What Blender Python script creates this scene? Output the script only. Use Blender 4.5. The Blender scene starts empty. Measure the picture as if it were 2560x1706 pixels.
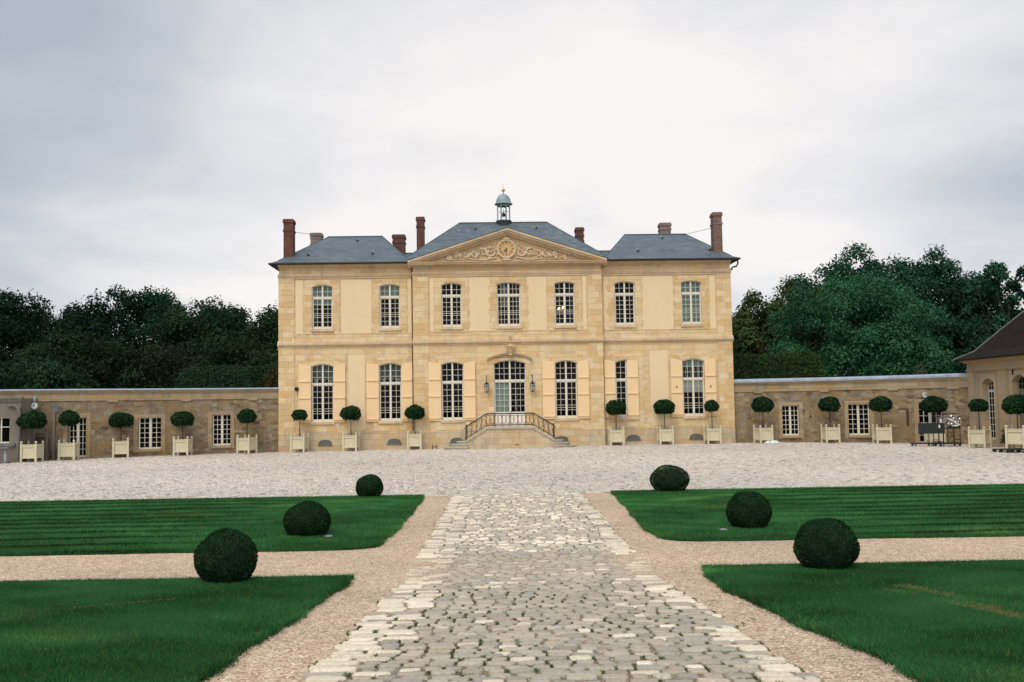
import bpy, math, random
import numpy as np
from math import radians as R_, sin, cos, pi, sqrt, atan2
random.seed(7); rng = np.random.default_rng(11)
C = bpy.context.scene.collection
SC = bpy.context.scene

# ------------------------------------------------------------------ helpers
class MB:
    """collects shapes and links them as ONE mesh object"""
    def __init__(s): s.v = []; s.f = []
    def add(s, vs, fs):
        n = len(s.v); s.v += [tuple(p) for p in vs]; s.f += [tuple(i + n for i in f) for f in fs]
    def box(s, x0, x1, y0, y1, z0, z1):
        s.add([(x0,y0,z0),(x1,y0,z0),(x1,y1,z0),(x0,y1,z0),(x0,y0,z1),(x1,y0,z1),(x1,y1,z1),(x0,y1,z1)],
              [(0,3,2,1),(4,5,6,7),(0,1,5,4),(1,2,6,5),(2,3,7,6),(3,0,4,7)])
        return s
    def xbox(s, x0, x1, y0, y1, z0, z1, step=1.0):
        """box cut along x so it can follow a curved wall"""
        n = max(1, int(round((x1 - x0) / step))); m = len(s.v)
        for i in range(n + 1):
            x = x0 + (x1 - x0) * i / n
            s.v += [(x,y0,z0),(x,y1,z0),(x,y1,z1),(x,y0,z1)]
        for i in range(n):
            a = m + 4*i; b = a + 4
            for j in range(4):
                k = (j + 1) % 4; s.f.append((a+j, a+k, b+k, b+j))
        s.f.append((m, m+3, m+2, m+1)); e = m + 4*n; s.f.append((e, e+1, e+2, e+3))
        return s
    def tube(s, p0, p1, r0, r1=None, n=8):
        r1 = r0 if r1 is None else r1
        p0 = np.array(p0, float); p1 = np.array(p1, float); d = p1 - p0; L = np.linalg.norm(d)
        if L < 1e-6: return s
        d /= L; a = np.cross(d, (0,0,1.)) if abs(d[2]) < .9 else np.cross(d, (1.,0,0)); a /= np.linalg.norm(a); b = np.cross(d, a)
        vs = []
        for p, r in ((p0, r0), (p1, r1)):
            for i in range(n):
                t = 2*pi*i/n; vs.append(p + r*(a*cos(t) + b*sin(t)))
        fs = [(i, (i+1) % n, n + (i+1) % n, n + i) for i in range(n)] + [tuple(range(n))[::-1], tuple(range(n, 2*n))]
        s.add(vs, fs); return s
    def path(s, pts, r, n=6):
        rr = r if hasattr(r, '__len__') else [r]*len(pts)
        P = [np.array(p, float) for p in pts]; m = len(s.v)
        for i, p in enumerate(P):
            d = (P[min(i+1, len(P)-1)] - P[max(i-1, 0)]); d /= max(np.linalg.norm(d), 1e-9)
            a = np.cross(d, (0,1.,0)) if abs(d[1]) < .9 else np.cross(d, (1.,0,0)); a /= np.linalg.norm(a); b = np.cross(d, a)
            for k in range(n):
                t = 2*pi*k/n; s.v.append(tuple(p + rr[i]*(a*cos(t) + b*sin(t))))
        for i in range(len(P)-1):
            for k in range(n):
                q = (k+1) % n; s.f.append((m+i*n+k, m+i*n+q, m+(i+1)*n+q, m+(i+1)*n+k))
        s.f.append(tuple(m+k for k in range(n))[::-1]); s.f.append(tuple(m+(len(P)-1)*n+k for k in range(n)))
        return s
    def lathe(s, prof, c=(0,0,0), n=20):
        m = len(s.v)
        for r, z in prof:
            for k in range(n):
                t = 2*pi*(k+.5)/n; s.v.append((c[0]+r*cos(t), c[1]+r*sin(t), c[2]+z))
        for i in range(len(prof)-1):
            for k in range(n):
                q = (k+1) % n; s.f.append((m+i*n+k, m+i*n+q, m+(i+1)*n+q, m+(i+1)*n+k))
        s.f.append(tuple(m+k for k in range(n))[::-1]); s.f.append(tuple(m+(len(prof)-1)*n+k for k in range(n)))
        return s
    def ext(s, pts, y0, y1):
        """polygon in x,z pushed from y0 to y1"""
        n = len(pts)
        s.add([(x,y0,z) for x,z in pts] + [(x,y1,z) for x,z in pts],
              [tuple(range(n)), tuple(range(2*n-1, n-1, -1))] + [(i, n+i, n+(i+1)%n, (i+1)%n) for i in range(n)])
        return s
    def extz(s, pts, z0, z1):
        n = len(pts)
        s.add([(x,y,z0) for x,y in pts] + [(x,y,z1) for x,y in pts],
              [tuple(range(n))[::-1], tuple(range(n, 2*n))] + [(i, (i+1)%n, n+(i+1)%n, n+i) for i in range(n)])
        return s
    def blob(s, c, r, n=8, m=5):
        rx, ry, rz = r if hasattr(r, '__len__') else (r,r,r)
        k0 = len(s.v); s.v.append((c[0],c[1],c[2]-rz))
        for i in range(1, m):
            a = -pi/2 + pi*i/m
            for k in range(n): t = 2*pi*k/n; s.v.append((c[0]+rx*cos(a)*cos(t), c[1]+ry*cos(a)*sin(t), c[2]+rz*sin(a)))
        s.v.append((c[0],c[1],c[2]+rz)); top = len(s.v)-1
        for k in range(n):
            q = (k+1) % n; s.f.append((k0, k0+1+q, k0+1+k)); s.f.append((top, top-n+k, top-n+q))
            for i in range(m-2): a = k0+1+i*n; s.f.append((a+k, a+q, a+n+q, a+n+k))
        return s
    def warp(s, fn): s.v = [fn(*p) for p in s.v]; return s
    def build(s, name, mat, parent=None, bevel=0, smooth=False):
        me = bpy.data.meshes.new(name); me.from_pydata(s.v, [], s.f); me.update()
        o = bpy.data.objects.new(name, me); C.objects.link(o)
        if mat: me.materials.append(mat)
        if parent is not None: o.parent = parent
        if smooth: me.polygons.foreach_set('use_smooth', [True]*len(me.polygons))
        if bevel:
            b = o.modifiers.new('bevel', 'BEVEL'); b.width = bevel; b.segments = 1; b.limit_method = 'ANGLE'
        return o

def np_mesh(name, V, F, mat, parent=None, col=None, smooth=False):
    """V (n,3), F (m,k) arrays -> one mesh object, col = one colour per vertex"""
    me = bpy.data.meshes.new(name); V = np.asarray(V, np.float32); F = np.asarray(F, np.int32); m, k = F.shape
    me.vertices.add(len(V)); me.vertices.foreach_set('co', V.ravel())
    me.loops.add(m*k); me.loops.foreach_set('vertex_index', F.ravel())
    me.polygons.add(m); me.polygons.foreach_set('loop_start', np.arange(0, m*k, k, dtype=np.int32))
    try: me.polygons.foreach_set('loop_total', np.full(m, k, np.int32))
    except Exception: pass
    if smooth: me.polygons.foreach_set('use_smooth', np.ones(m, bool))
    me.update(calc_edges=True); me.validate()
    if col is not None:
        a = me.attributes.new('Col', 'FLOAT_COLOR', 'POINT'); c = np.ones((len(V), 4), np.float32); c[:, :3] = col
        a.data.foreach_set('color', c.ravel())
    me.materials.append(mat)
    o = bpy.data.objects.new(name, me); C.objects.link(o)
    if parent is not None: o.parent = parent
    return o

def tag(o, label=None, cat=None, group=None, kind=None):
    if label: o['label'] = label
    if cat: o['category'] = cat
    if group: o['group'] = group
    if kind: o['kind'] = kind
    return o
def thing(name, label, cat, loc=(0,0,0), rz=0, group=None):
    o = bpy.data.objects.new(name, None); C.objects.link(o); o.location = loc; o.rotation_euler = (0,0,rz)
    o.empty_display_size = .3
    return tag(o, label, cat, group)
def dup(o, parent=None):
    c = o.copy(); C.objects.link(c)
    if parent is not None: c.parent = parent
    for ch in list(o.children): dup(ch, c)
    return c

# ------------------------------------------------------------------ materials
def new_mat(name, rough=.8, spec=.3):
    m = bpy.data.materials.new(name); m.use_nodes = True; nt = m.node_tree
    b = nt.nodes['Principled BSDF']; b.inputs['Roughness'].default_value = rough; b.inputs['Specular IOR Level'].default_value = spec
    return m, nt, b
def N(nt, t, **kw):
    n = nt.nodes.new(t)
    for k, v in kw.items():
        if k.startswith('i_'):
            key = k[2:]; key = int(key) if key.isdigit() else key.replace('_', ' ')
            n.inputs[key].default_value = v
        else: setattr(n, k, v)
    return n
def ma(nt, op, a, b=None, c=None):
    n = nt.nodes.new('ShaderNodeMath'); n.operation = op
    for i, x in enumerate((a, b, c)):
        if x is None: continue
        if isinstance(x, (int, float)): n.inputs[i].default_value = x
        else: nt.links.new(x, n.inputs[i])
    return n.outputs[0]
def ramp(nt, fac, stops, interp='LINEAR'):
    n = nt.nodes.new('ShaderNodeValToRGB'); n.color_ramp.interpolation = interp; e = n.color_ramp.elements
    while len(e) < len(stops): e.new(.5)
    for i, (p, c) in enumerate(stops): e[i].position = p; e[i].color = (*c, 1) if len(c) == 3 else c
    nt.links.new(fac, n.inputs[0]); return n.outputs[0]
def mixc(nt, fac, a, b, mode='MIX'):
    n = nt.nodes.new('ShaderNodeMix'); n.data_type = 'RGBA'; n.blend_type = mode
    for i, x in ((0, fac), (6, a), (7, b)):
        if isinstance(x, (int, float)): n.inputs[i].default_value = x
        elif isinstance(x, tuple): n.inputs[i].default_value = (*x, 1)
        else: nt.links.new(x, n.inputs[i])
    return n.outputs[2]
def noise(nt, vec, scale, detail=4, rough=.55, dist=0):
    n = N(nt, 'ShaderNodeTexNoise'); n.inputs['Scale'].default_value = scale; n.inputs['Detail'].default_value = detail
    n.inputs['Roughness'].default_value = rough; n.inputs['Distortion'].default_value = dist
    nt.links.new(vec, n.inputs['Vector']); return n.outputs['Fac']
def objco(nt): return N(nt, 'ShaderNodeTexCoord').outputs['Object']
def scaled(nt, vec, sx, sy, sz, loc=(0,0,0)):
    n = N(nt, 'ShaderNodeMapping'); n.inputs['Scale'].default_value = (sx,sy,sz); n.inputs['Location'].default_value = loc
    nt.links.new(vec, n.inputs['Vector']); return n.outputs[0]
def bump(nt, b, h, strength=.3, dist=.02):
    n = N(nt, 'ShaderNodeBump'); n.inputs['Strength'].default_value = strength; n.inputs['Distance'].default_value = dist
    nt.links.new(h, n.inputs['Height']); nt.links.new(n.outputs[0], b.inputs['Normal']); return n

def blocks(nt, vec, w, h, joint, warp=.0, seed=0.):
    """courses of blocks on a vertical or sloping face: returns random per block, joint mask (1 in the joint)"""
    sep = N(nt, 'ShaderNodeSeparateXYZ'); nt.links.new(vec, sep.inputs[0]); x, y, z = sep.outputs
    u = ma(nt, 'ADD', x, y)
    if warp:
        nz = noise(nt, vec, 3., 2); d = ma(nt, 'MULTIPLY', ma(nt, 'SUBTRACT', nz, .5), warp); z = ma(nt, 'ADD', z, d); u = ma(nt, 'ADD', u, d)
    zr = ma(nt, 'DIVIDE', z, h); row = ma(nt, 'FLOOR', zr)
    wn = N(nt, 'ShaderNodeTexWhiteNoise', noise_dimensions='1D'); nt.links.new(ma(nt, 'ADD', row, seed), wn.inputs['W'])
    ur = ma(nt, 'ADD', ma(nt, 'DIVIDE', u, w), ma(nt, 'MULTIPLY', wn.outputs[0], 7.3)); colm = ma(nt, 'FLOOR', ur)
    cb = N(nt, 'ShaderNodeCombineXYZ'); nt.links.new(colm, cb.inputs[0]); nt.links.new(row, cb.inputs[1]); cb.inputs[2].default_value = seed
    w2 = N(nt, 'ShaderNodeTexWhiteNoise', noise_dimensions='3D'); nt.links.new(cb.outputs[0], w2.inputs['Vector'])
    fu = ma(nt, 'FRACT', ur); fz = ma(nt, 'FRACT', zr)
    eu = ma(nt, 'MULTIPLY', ma(nt, 'MINIMUM', fu, ma(nt, 'SUBTRACT', 1., fu)), w)
    ez = ma(nt, 'MULTIPLY', ma(nt, 'MINIMUM', fz, ma(nt, 'SUBTRACT', 1., fz)), h)
    jm = ma(nt, 'LESS_THAN', ma(nt, 'MINIMUM', eu, ez), joint)
    return w2.outputs[0], jm

def ashlar(name, cols, w=.75, h=.34, stain=.65, stain_col=(.60,.33,.12), grey=.35, joint_dark=.72):
    m, nt, b = new_mat(name, .9, .15); co = objco(nt)
    rv, jm = blocks(nt, co, w, h, .006, .02)
    c = ramp(nt, rv, [(i/(len(cols)-1), k) for i, k in enumerate(cols)])
    n1 = noise(nt, co, .55, 5, .6, .4); n2 = noise(nt, scaled(nt, co, 1., 1., 2.2), 1.3, 7, .7, .6)
    f = ramp(nt, ma(nt,'ADD',n2,ma(nt,'MULTIPLY',ma(nt,'SUBTRACT',rv,.5),.30)), [(.47, (0,0,0)), (.62, (1,1,1))]); c = mixc(nt, ma(nt, 'MULTIPLY', f, stain), c, stain_col)
    # grey weathering streaks with a shape of their own
    n3 = noise(nt, scaled(nt, co, 1.8, 1.8, .55, (3,1,7)), 1.2, 7, .75, .6)
    f3 = ramp(nt, n3, [(.50, (0,0,0)), (.68, (1,1,1))]); c = mixc(nt, ma(nt, 'MULTIPLY', f3, grey), c, (.36,.30,.23))
    c = mixc(nt, ma(nt, 'MULTIPLY', n1, .25), c, (.80,.67,.48))
    ng = noise(nt, co, 26., 5, .8); c = mixc(nt, .5, c, ramp(nt, ng, [(.3, (.72,.72,.72)), (.7, (1.22,1.2,1.18))]), 'MULTIPLY')
    c = mixc(nt, ma(nt, 'MULTIPLY', jm, .8), c, mixc(nt, 1., c, (joint_dark,)*3, 'MULTIPLY'))
    nt.links.new(c, b.inputs['Base Color']); bump(nt, b, ma(nt, 'SUBTRACT', ng, ma(nt, 'MULTIPLY', jm, 1.6)), .6, .015)
    return m
STONE = [(.64,.44,.21), (.72,.54,.31), (.69,.47,.21), (.76,.60,.38), (.64,.50,.31), (.78,.63,.42)]
M = {}
M['ashlar'] = ashlar('ashlar_stone', STONE)
M['base'] = ashlar('plinth_stone', [(.52,.40,.25),(.58,.46,.30),(.54,.40,.22),(.42,.35,.25)], stain=.55, grey=1.)
M['trim'] = ashlar('moulding_stone', [(.61,.44,.27),(.68,.51,.33),(.62,.43,.24),(.53,.41,.28)], w=1.1, h=.5, stain=.3, grey=.9)
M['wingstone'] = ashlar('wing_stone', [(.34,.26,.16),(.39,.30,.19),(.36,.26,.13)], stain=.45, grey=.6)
M['surround'] = ashlar('surround_stone', [(.65,.45,.22),(.72,.53,.30),(.75,.58,.36),(.67,.46,.20),(.60,.46,.28)], w=.62, h=.36, stain=.55, grey=.35)

def plaster(name, c1, c2, c3):
    m, nt, b = new_mat(name, .95, .1); co = objco(nt)
    n1 = noise(nt, co, .5, 6, .6, .3); n2 = noise(nt, scaled(nt, co, 2, 2, .6), 2.2, 5, .7); ng = noise(nt, co, 60, 4, .8)
    c = ramp(nt, n1, [(.3, c1), (.7, c2)]); c = mixc(nt, ma(nt, 'MULTIPLY', ramp(nt, n2, [(.5,(0,0,0)),(.8,(1,1,1))]), .5), c, c3)
    c = mixc(nt, .35, c, ramp(nt, ng, [(.3,(.75,.75,.75)),(.7,(1.2,1.2,1.2))]), 'MULTIPLY')
    nt.links.new(c, b.inputs['Base Color']); bump(nt, b, ng, .35, .008); return m
M['plaster'] = plaster('lime_render', (.76,.57,.34), (.80,.61,.38), (.68,.53,.34))
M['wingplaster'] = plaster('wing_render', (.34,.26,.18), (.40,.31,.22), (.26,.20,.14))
M['greyplaster'] = plaster('grey_render', (.17,.14,.10), (.22,.20,.17), (.19,.13,.06))

def rubble():
    m, nt, b = new_mat('rubble_wall', .95, .1); co = objco(nt)
    wv = N(nt, 'ShaderNodeTexVoronoi'); wv.inputs['Scale'].default_value = 1.; wv.inputs['Randomness'].default_value = .9
    nt.links.new(scaled(nt, co, 2.9, 2.9, 5.4), wv.inputs['Vector'])
    ve = N(nt, 'ShaderNodeTexVoronoi', feature='DISTANCE_TO_EDGE'); nt.links.new(scaled(nt, co, 2.9, 2.9, 5.4), ve.inputs['Vector']); ve.inputs['Randomness'].default_value = .9
    sp = N(nt, 'ShaderNodeSeparateColor'); nt.links.new(wv.outputs['Color'], sp.inputs[0])
    c = ramp(nt, sp.outputs[0], [(0,(.16,.10,.055)),(.25,(.48,.32,.16)),(.5,(.36,.28,.19)),(.75,(.60,.47,.30)),(1,(.25,.20,.15))])
    n1 = noise(nt, co, .7, 6, .65, .5); c = mixc(nt, ramp(nt, n1, [(.50,(0,0,0)),(.68,(.5,.5,.5))]), c, (.42,.34,.24))
    n2 = noise(nt, scaled(nt, co, 1, 1, 1.4, (9,2,4)), 1.1, 6, .7, .4); c = mixc(nt, ramp(nt, n2, [(.50,(0,0,0)),(.60,(.85,.85,.85))]), c, (.48,.29,.11))
    n3 = noise(nt, scaled(nt, co, 1, 1, .7, (1,12,3)), 1.7, 6, .75, .4); c = mixc(nt, ramp(nt, n3, [(.50,(0,0,0)),(.68,(.75,.75,.75))]), c, (.18,.15,.12))
    jt = ramp(nt, ve.outputs[0], [(.0,(1,1,1)),(.12,(0,0,0))]); c = mixc(nt, ma(nt, 'MULTIPLY', jt, .5), c, (.40,.34,.25))
    ng = noise(nt, co, 24., 5, .8); c = mixc(nt, .6, c, ramp(nt, ng, [(.3,(.6,.6,.6)),(.7,(1.3,1.3,1.3))]), 'MULTIPLY')
    nt.links.new(c, b.inputs['Base Color']); bump(nt, b, ma(nt, 'ADD', ma(nt,'MULTIPLY',ve.outputs[0],2.), ng), 1., .05); return m
M['rubble'] = rubble()
M['walltrim'] = ashlar('wall_trim_stone', [(.22,.16,.09),(.35,.26,.16),(.31,.19,.08),(.29,.25,.19)], w=.6, h=.3, stain=.6, stain_col=(.42,.24,.08), grey=.9)

def slate(name, cols, rough=.6, w=.3, h=.125, spec=.3):
    m, nt, b = new_mat(name, rough, spec); co = objco(nt)
    rv, jm = blocks(nt, co, w, h, .014, 0)
    c = ramp(nt, rv, [(i/(len(cols)-1), k) for i, k in enumerate(cols)])
    n1 = noise(nt, co, .5, 5, .65, .5); c = mixc(nt, .7, c, ramp(nt, n1, [(.3,(.75,.78,.82)),(.7,(1.2,1.18,1.12))]), 'MULTIPLY')
    c = mixc(nt, ma(nt, 'MULTIPLY', jm, .55), c, (.02,.022,.025))
    nt.links.new(c, b.inputs['Base Color']); bump(nt, b, ma(nt, 'SUBTRACT', ma(nt, 'MULTIPLY', rv, .5), jm), .5, .012); return m
M['slate'] = slate('roof_slate', [(.080,.10,.118),(.12,.145,.165),(.095,.12,.14),(.15,.175,.19),(.09,.12,.145)])
M['brownroof'] = slate('wing_roof_tile', [(.016,.010,.009),(.026,.017,.014),(.020,.013,.011)], .95, spec=.06)

def brick(name, cols, mort=(.33,.28,.23)):
    m, nt, b = new_mat(name, .9, .15); co = objco(nt)
    rv, jm = blocks(nt, co, .22, .075, .008, .0)
    c = ramp(nt, rv, [(i/(len(cols)-1), k) for i, k in enumerate(cols)])
    n1 = noise(nt, co, 1.6, 5, .65); c = mixc(nt, .7, c, ramp(nt, n1, [(.3,(.65,.65,.65)),(.7,(1.2,1.2,1.2))]), 'MULTIPLY')
    c = mixc(nt, ma(nt, 'MULTIPLY', jm, .8), c, mort)
    nt.links.new(c, b.inputs['Base Color']); bump(nt, b, ma(nt, 'SUBTRACT', 1., jm), .5, .01); return m
M['redbrick'] = brick('red_brick', [(.13,.045,.035),(.18,.065,.045),(.10,.042,.035),(.16,.06,.045)], (.16,.11,.09))
M['darkbrick'] = brick('dark_brick', [(.10,.045,.035),(.14,.06,.045),(.075,.04,.035)], (.16,.12,.10))
M['palebrick'] = brick('weathered_brick', [(.20,.14,.12),(.26,.18,.15),(.22,.16,.13)], (.30,.25,.22))
M['mixbrick'] = brick('mottled_brick', [(.15,.075,.06),(.22,.12,.09),(.10,.06,.05),(.26,.18,.14)], (.28,.23,.18))

def plain(name, c, rough=.6, spec=.3, metal=0, var=.25, sc=6., c2=None):
    m, nt, b = new_mat(name, rough, spec); co = objco(nt); b.inputs['Metallic'].default_value = metal
    n1 = noise(nt, co, sc, 5, .65, .2); c2 = c2 or tuple(k*(1-var) for k in c)
    nt.links.new(ramp(nt, n1, [(.3, c2), (.65, c)]), b.inputs['Base Color']); bump(nt, b, noise(nt, co, sc*6, 3), .15, .004); return m
M['frame'] = plain('cream_window_paint', (.72,.66,.54), .5, var=.12)
M['door'] = plain('cream_door_paint', (.86,.76,.64), .5, var=.08)
M['iron'] = plain('wrought_iron', (.018,.018,.028), .6, .3, 0, .4)
M['black'] = plain('black_metal', (.012,.012,.013), .5, .4)
M['zinc'] = plain('zinc_sheet', (.30,.36,.37), .5, .4, .0, .4, 2.5)
M['zincdark'] = plain('dark_zinc', (.045,.058,.068), .5, .4)
M['coping'] = plain('grey_coping', (.36,.40,.46), .7, .3, 0, .35, 2., (.24,.27,.32))
M['gold'] = plain('gilding', (.75,.47,.14), .3, .5, .8, .2)
M['step'] = ashlar('step_stone', [(.40,.37,.30),(.47,.43,.35),(.36,.34,.28)], w=.9, h=.16, stain=.15, grey=.8)
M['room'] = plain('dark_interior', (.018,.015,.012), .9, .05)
M['curtain'] = plain('pale_curtain', (.30,.36,.33), .9, .1, 0, .3, 1.5)
M['lace'] = plain('white_curtain', (.55,.55,.50), .9, .1, 0, .2, 3)
M['greycloth'] = plain('grey_curtain', (.13,.14,.13), .9, .1, 0, .4, 3)
M['doorcloth'] = plain('door_curtain', (.40,.47,.42), .9, .1, 0, .15, 3)
M['planter'] = plain('pale_yellow_paint', (.66,.585,.40), .5, .3, 0, .1, 3)
M['bark'] = plain('bark', (.055,.045,.035), .9, .1, 0, .4, 9)
M['soil'] = plain('soil', (.04,.03,.02), .95, .1)
M['vent'] = plain('vent_grille', (.15,.15,.135), .7, .2, 0, .3, 30)
M['white'] = plain('white_enamel', (.72,.72,.70), .4, .4, 0, .1)
M['rust'] = plain('rusty_iron', (.10,.05,.035), .8, .2)
M['lampglass'] = plain('frosted_lamp_glass', (.42,.40,.38), .2, .5, 0, .1)
M['clockface'] = plain('gilt_clock_face', (.60,.37,.17), .6, .3, 0, .1)
M['numeral'] = plain('red_brown_paint', (.16,.05,.03), .7)
M['carving'] = ashlar('carved_stone', [(.62,.49,.33),(.68,.56,.40)], stain=.2, grey=.5)
M['tympanum'] = ashlar('tympanum_stone', [(.50,.34,.17),(.56,.40,.21)], stain=.6, grey=.9)
M['lawnstone'] = plain('lawn_stone', (.20,.23,.23), .9, .1)
M['concrete'] = plain('grey_stone', (.19,.185,.17), .9, .1, 0, .4)
M['wood'] = plain('weathered_wood', (.12,.09,.06), .85, .1, 0, .4, 4)
M['charcoal'] = plain('charcoal_board', (.032,.036,.038), .7, .2, 0, .2)

def shutter_mat():
    m, nt, b = new_mat('apricot_shutter_paint', .7, .2); co = objco(nt)
    n1 = noise(nt, scaled(nt, co, 9, 9, .8), 2., 5, .6); n2 = noise(nt, co, .8, 3)
    c = ramp(nt, n1, [(.3,(.78,.52,.26)),(.7,(.86,.62,.35))]); c = mixc(nt, ma(nt,'MULTIPLY',n2,.6), c, (.86,.63,.40))
    sep = N(nt, 'ShaderNodeSeparateXYZ'); nt.links.new(co, sep.inputs[0])
    j = ma(nt, 'LESS_THAN', ma(nt, 'FRACT', ma(nt, 'MULTIPLY', sep.outputs[0], 7.3)), .06); c = mixc(nt, ma(nt,'MULTIPLY',j,.2), c, (.50,.32,.15))
    nt.links.new(c, b.inputs['Base Color']); bump(nt, b, ma(nt,'SUBTRACT',1.,j), .4, .006); return m
M['shutter'] = shutter_mat()

def glass_mat():
    m = bpy.data.materials.new('window_glass'); m.use_nodes = True; nt = m.node_tree; nt.nodes.clear()
    out = N(nt, 'ShaderNodeOutputMaterial'); t = N(nt, 'ShaderNodeBsdfTransparent'); g = N(nt, 'ShaderNodeBsdfGlossy'); g.inputs['Roughness'].default_value = .04
    t.inputs['Color'].default_value = (.8,.85,.83,1); fr = N(nt, 'ShaderNodeFresnel'); fr.inputs['IOR'].default_value = 1.2
    co = objco(nt); bp = N(nt, 'ShaderNodeBump'); bp.inputs['Strength'].default_value = .12; bp.inputs['Distance'].default_value = .02
    nt.links.new(noise(nt, co, 1.6, 2), bp.inputs['Height']); nt.links.new(bp.outputs[0], g.inputs['Normal'])
    mx = N(nt, 'ShaderNodeMixShader'); nt.links.new(fr.outputs[0], mx.inputs[0]); nt.links.new(t.outputs[0], mx.inputs[1]); nt.links.new(g.outputs[0], mx.inputs[2])
    nt.links.new(mx.outputs[0], out.inputs[0]); return m
M['glass'] = glass_mat()
def wrap_mat():
    m = bpy.data.materials.new('clear_plastic_wrap'); m.use_nodes = True; nt = m.node_tree; nt.nodes.clear()
    out = N(nt, 'ShaderNodeOutputMaterial'); t = N(nt, 'ShaderNodeBsdfTransparent'); g = N(nt, 'ShaderNodeBsdfGlossy'); g.inputs['Roughness'].default_value = .12
    mx = N(nt, 'ShaderNodeMixShader'); mx.inputs[0].default_value = .3; nt.links.new(t.outputs[0], mx.inputs[1]); nt.links.new(g.outputs[0], mx.inputs[2]); nt.links.new(mx.outputs[0], out.inputs[0]); return m
M['wrap'] = wrap_mat()
def lamp_mat():
    m, nt, b = new_mat('lit_bulb'); b.inputs['Base Color'].default_value = (1,.8,.5,1); b.inputs['Emission Color'].default_value = (1,.72,.38,1); b.inputs['Emission Strength'].default_value = 6; return m
M['bulb'] = lamp_mat()

def attr_mat(name, rough=.8, spec=.2, transl=0., nvar=0., nscale=40., bumps=0.):
    m, nt, b = new_mat(name, rough, spec); a = N(nt, 'ShaderNodeAttribute', attribute_name='Col'); c = a.outputs['Color']
    if nvar:
        co = objco(nt); ng = noise(nt, co, nscale, 5, .75)
        c = mixc(nt, nvar, c, ramp(nt, ng, [(.3,(.6,.6,.6)),(.7,(1.3,1.28,1.25))]), 'MULTIPLY')
        if bumps: bump(nt, b, ng, bumps, .01)
    nt.links.new(c, b.inputs['Base Color'])
    if transl:
        out = nt.nodes['Material Output']; tr = N(nt, 'ShaderNodeBsdfTranslucent'); nt.links.new(c, tr.inputs['Color'])
        mx = N(nt, 'ShaderNodeMixShader'); mx.inputs[0].default_value = transl; nt.links.new(b.outputs[0], mx.inputs[1]); nt.links.new(tr.outputs[0], mx.inputs[2]); nt.links.new(mx.outputs[0], out.inputs[0])
    return m
M['leaf'] = attr_mat('leaves', .95, .04, .12)
M['blade'] = attr_mat('grass_blades', .95, .04, .2)
M['sett'] = attr_mat('paving_setts', .9, .15, 0, .85, 30., .6)
M['pebble'] = attr_mat('loose_gravel', .85, .2)

def gravel_mat():
    m, nt, b = new_mat('gravel', .95, .12); co = objco(nt)
    v = N(nt, 'ShaderNodeTexVoronoi'); v.inputs['Scale'].default_value = 48.; nt.links.new(co, v.inputs['Vector'])
    sp = N(nt, 'ShaderNodeSeparateColor'); nt.links.new(v.outputs['Color'], sp.inputs[0])
    c = ramp(nt, sp.outputs[0], [(0,(.20,.12,.08)),(.25,(.40,.27,.18)),(.6,(.56,.41,.28)),(.85,(.63,.49,.36)),(1,(.80,.68,.55))])
    n1 = noise(nt, co, .35, 5, .6, .3); c = mixc(nt, .8, c, ramp(nt, n1, [(.35,(.82,.80,.80)),(.65,(1.12,1.08,1.0))]), 'MULTIPLY')
    n2 = noise(nt, co, 5., 6, .7); c = mixc(nt, .7, c, ramp(nt, n2, [(.3,(.80,.78,.78)),(.7,(1.15,1.15,1.15))]), 'MULTIPLY')
    nt.links.new(c, b.inputs['Base Color']); bump(nt, b, v.outputs['Distance'], -.8, .02); return m
M['gravel'] = gravel_mat()
def lawn_mat():
    m, nt, b = new_mat('lawn_turf', .95, .1); co = objco(nt)
    n1 = noise(nt, co, 60, 4, .8); n2 = noise(nt, co, .6, 4)
    c = ramp(nt, n1, [(.3,(.008,.040,.010)),(.7,(.026,.11,.028))]); c = mixc(nt, .6, c, ramp(nt, n2, [(.3,(.75,.75,.75)),(.7,(1.2,1.2,1.2))]), 'MULTIPLY')
    nt.links.new(c, b.inputs['Base Color']); bump(nt, b, n1, .8, .03); return m
M['lawn'] = lawn_mat()
def field_mat():
    m, nt, b = new_mat('park_ground', .95, .1); co = objco(nt)
    c = ramp(nt, noise(nt, co, .3, 6, .7), [(.3,(.03,.045,.018)),(.7,(.06,.085,.03))]); nt.links.new(c, b.inputs['Base Color']); return m
M['field'] = field_mat()
M['joint_light'] = plain('sandy_joint_earth', (.33,.27,.19), .95, .1, 0, .35, 14)
M['joint'] = plain('joint_earth', (.24,.20,.14), .95, .1, 0, .45, 14)
M['bed'] = plain('sand_bed', (.30,.24,.17), .95, .1, 0, .35, 12)

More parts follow.
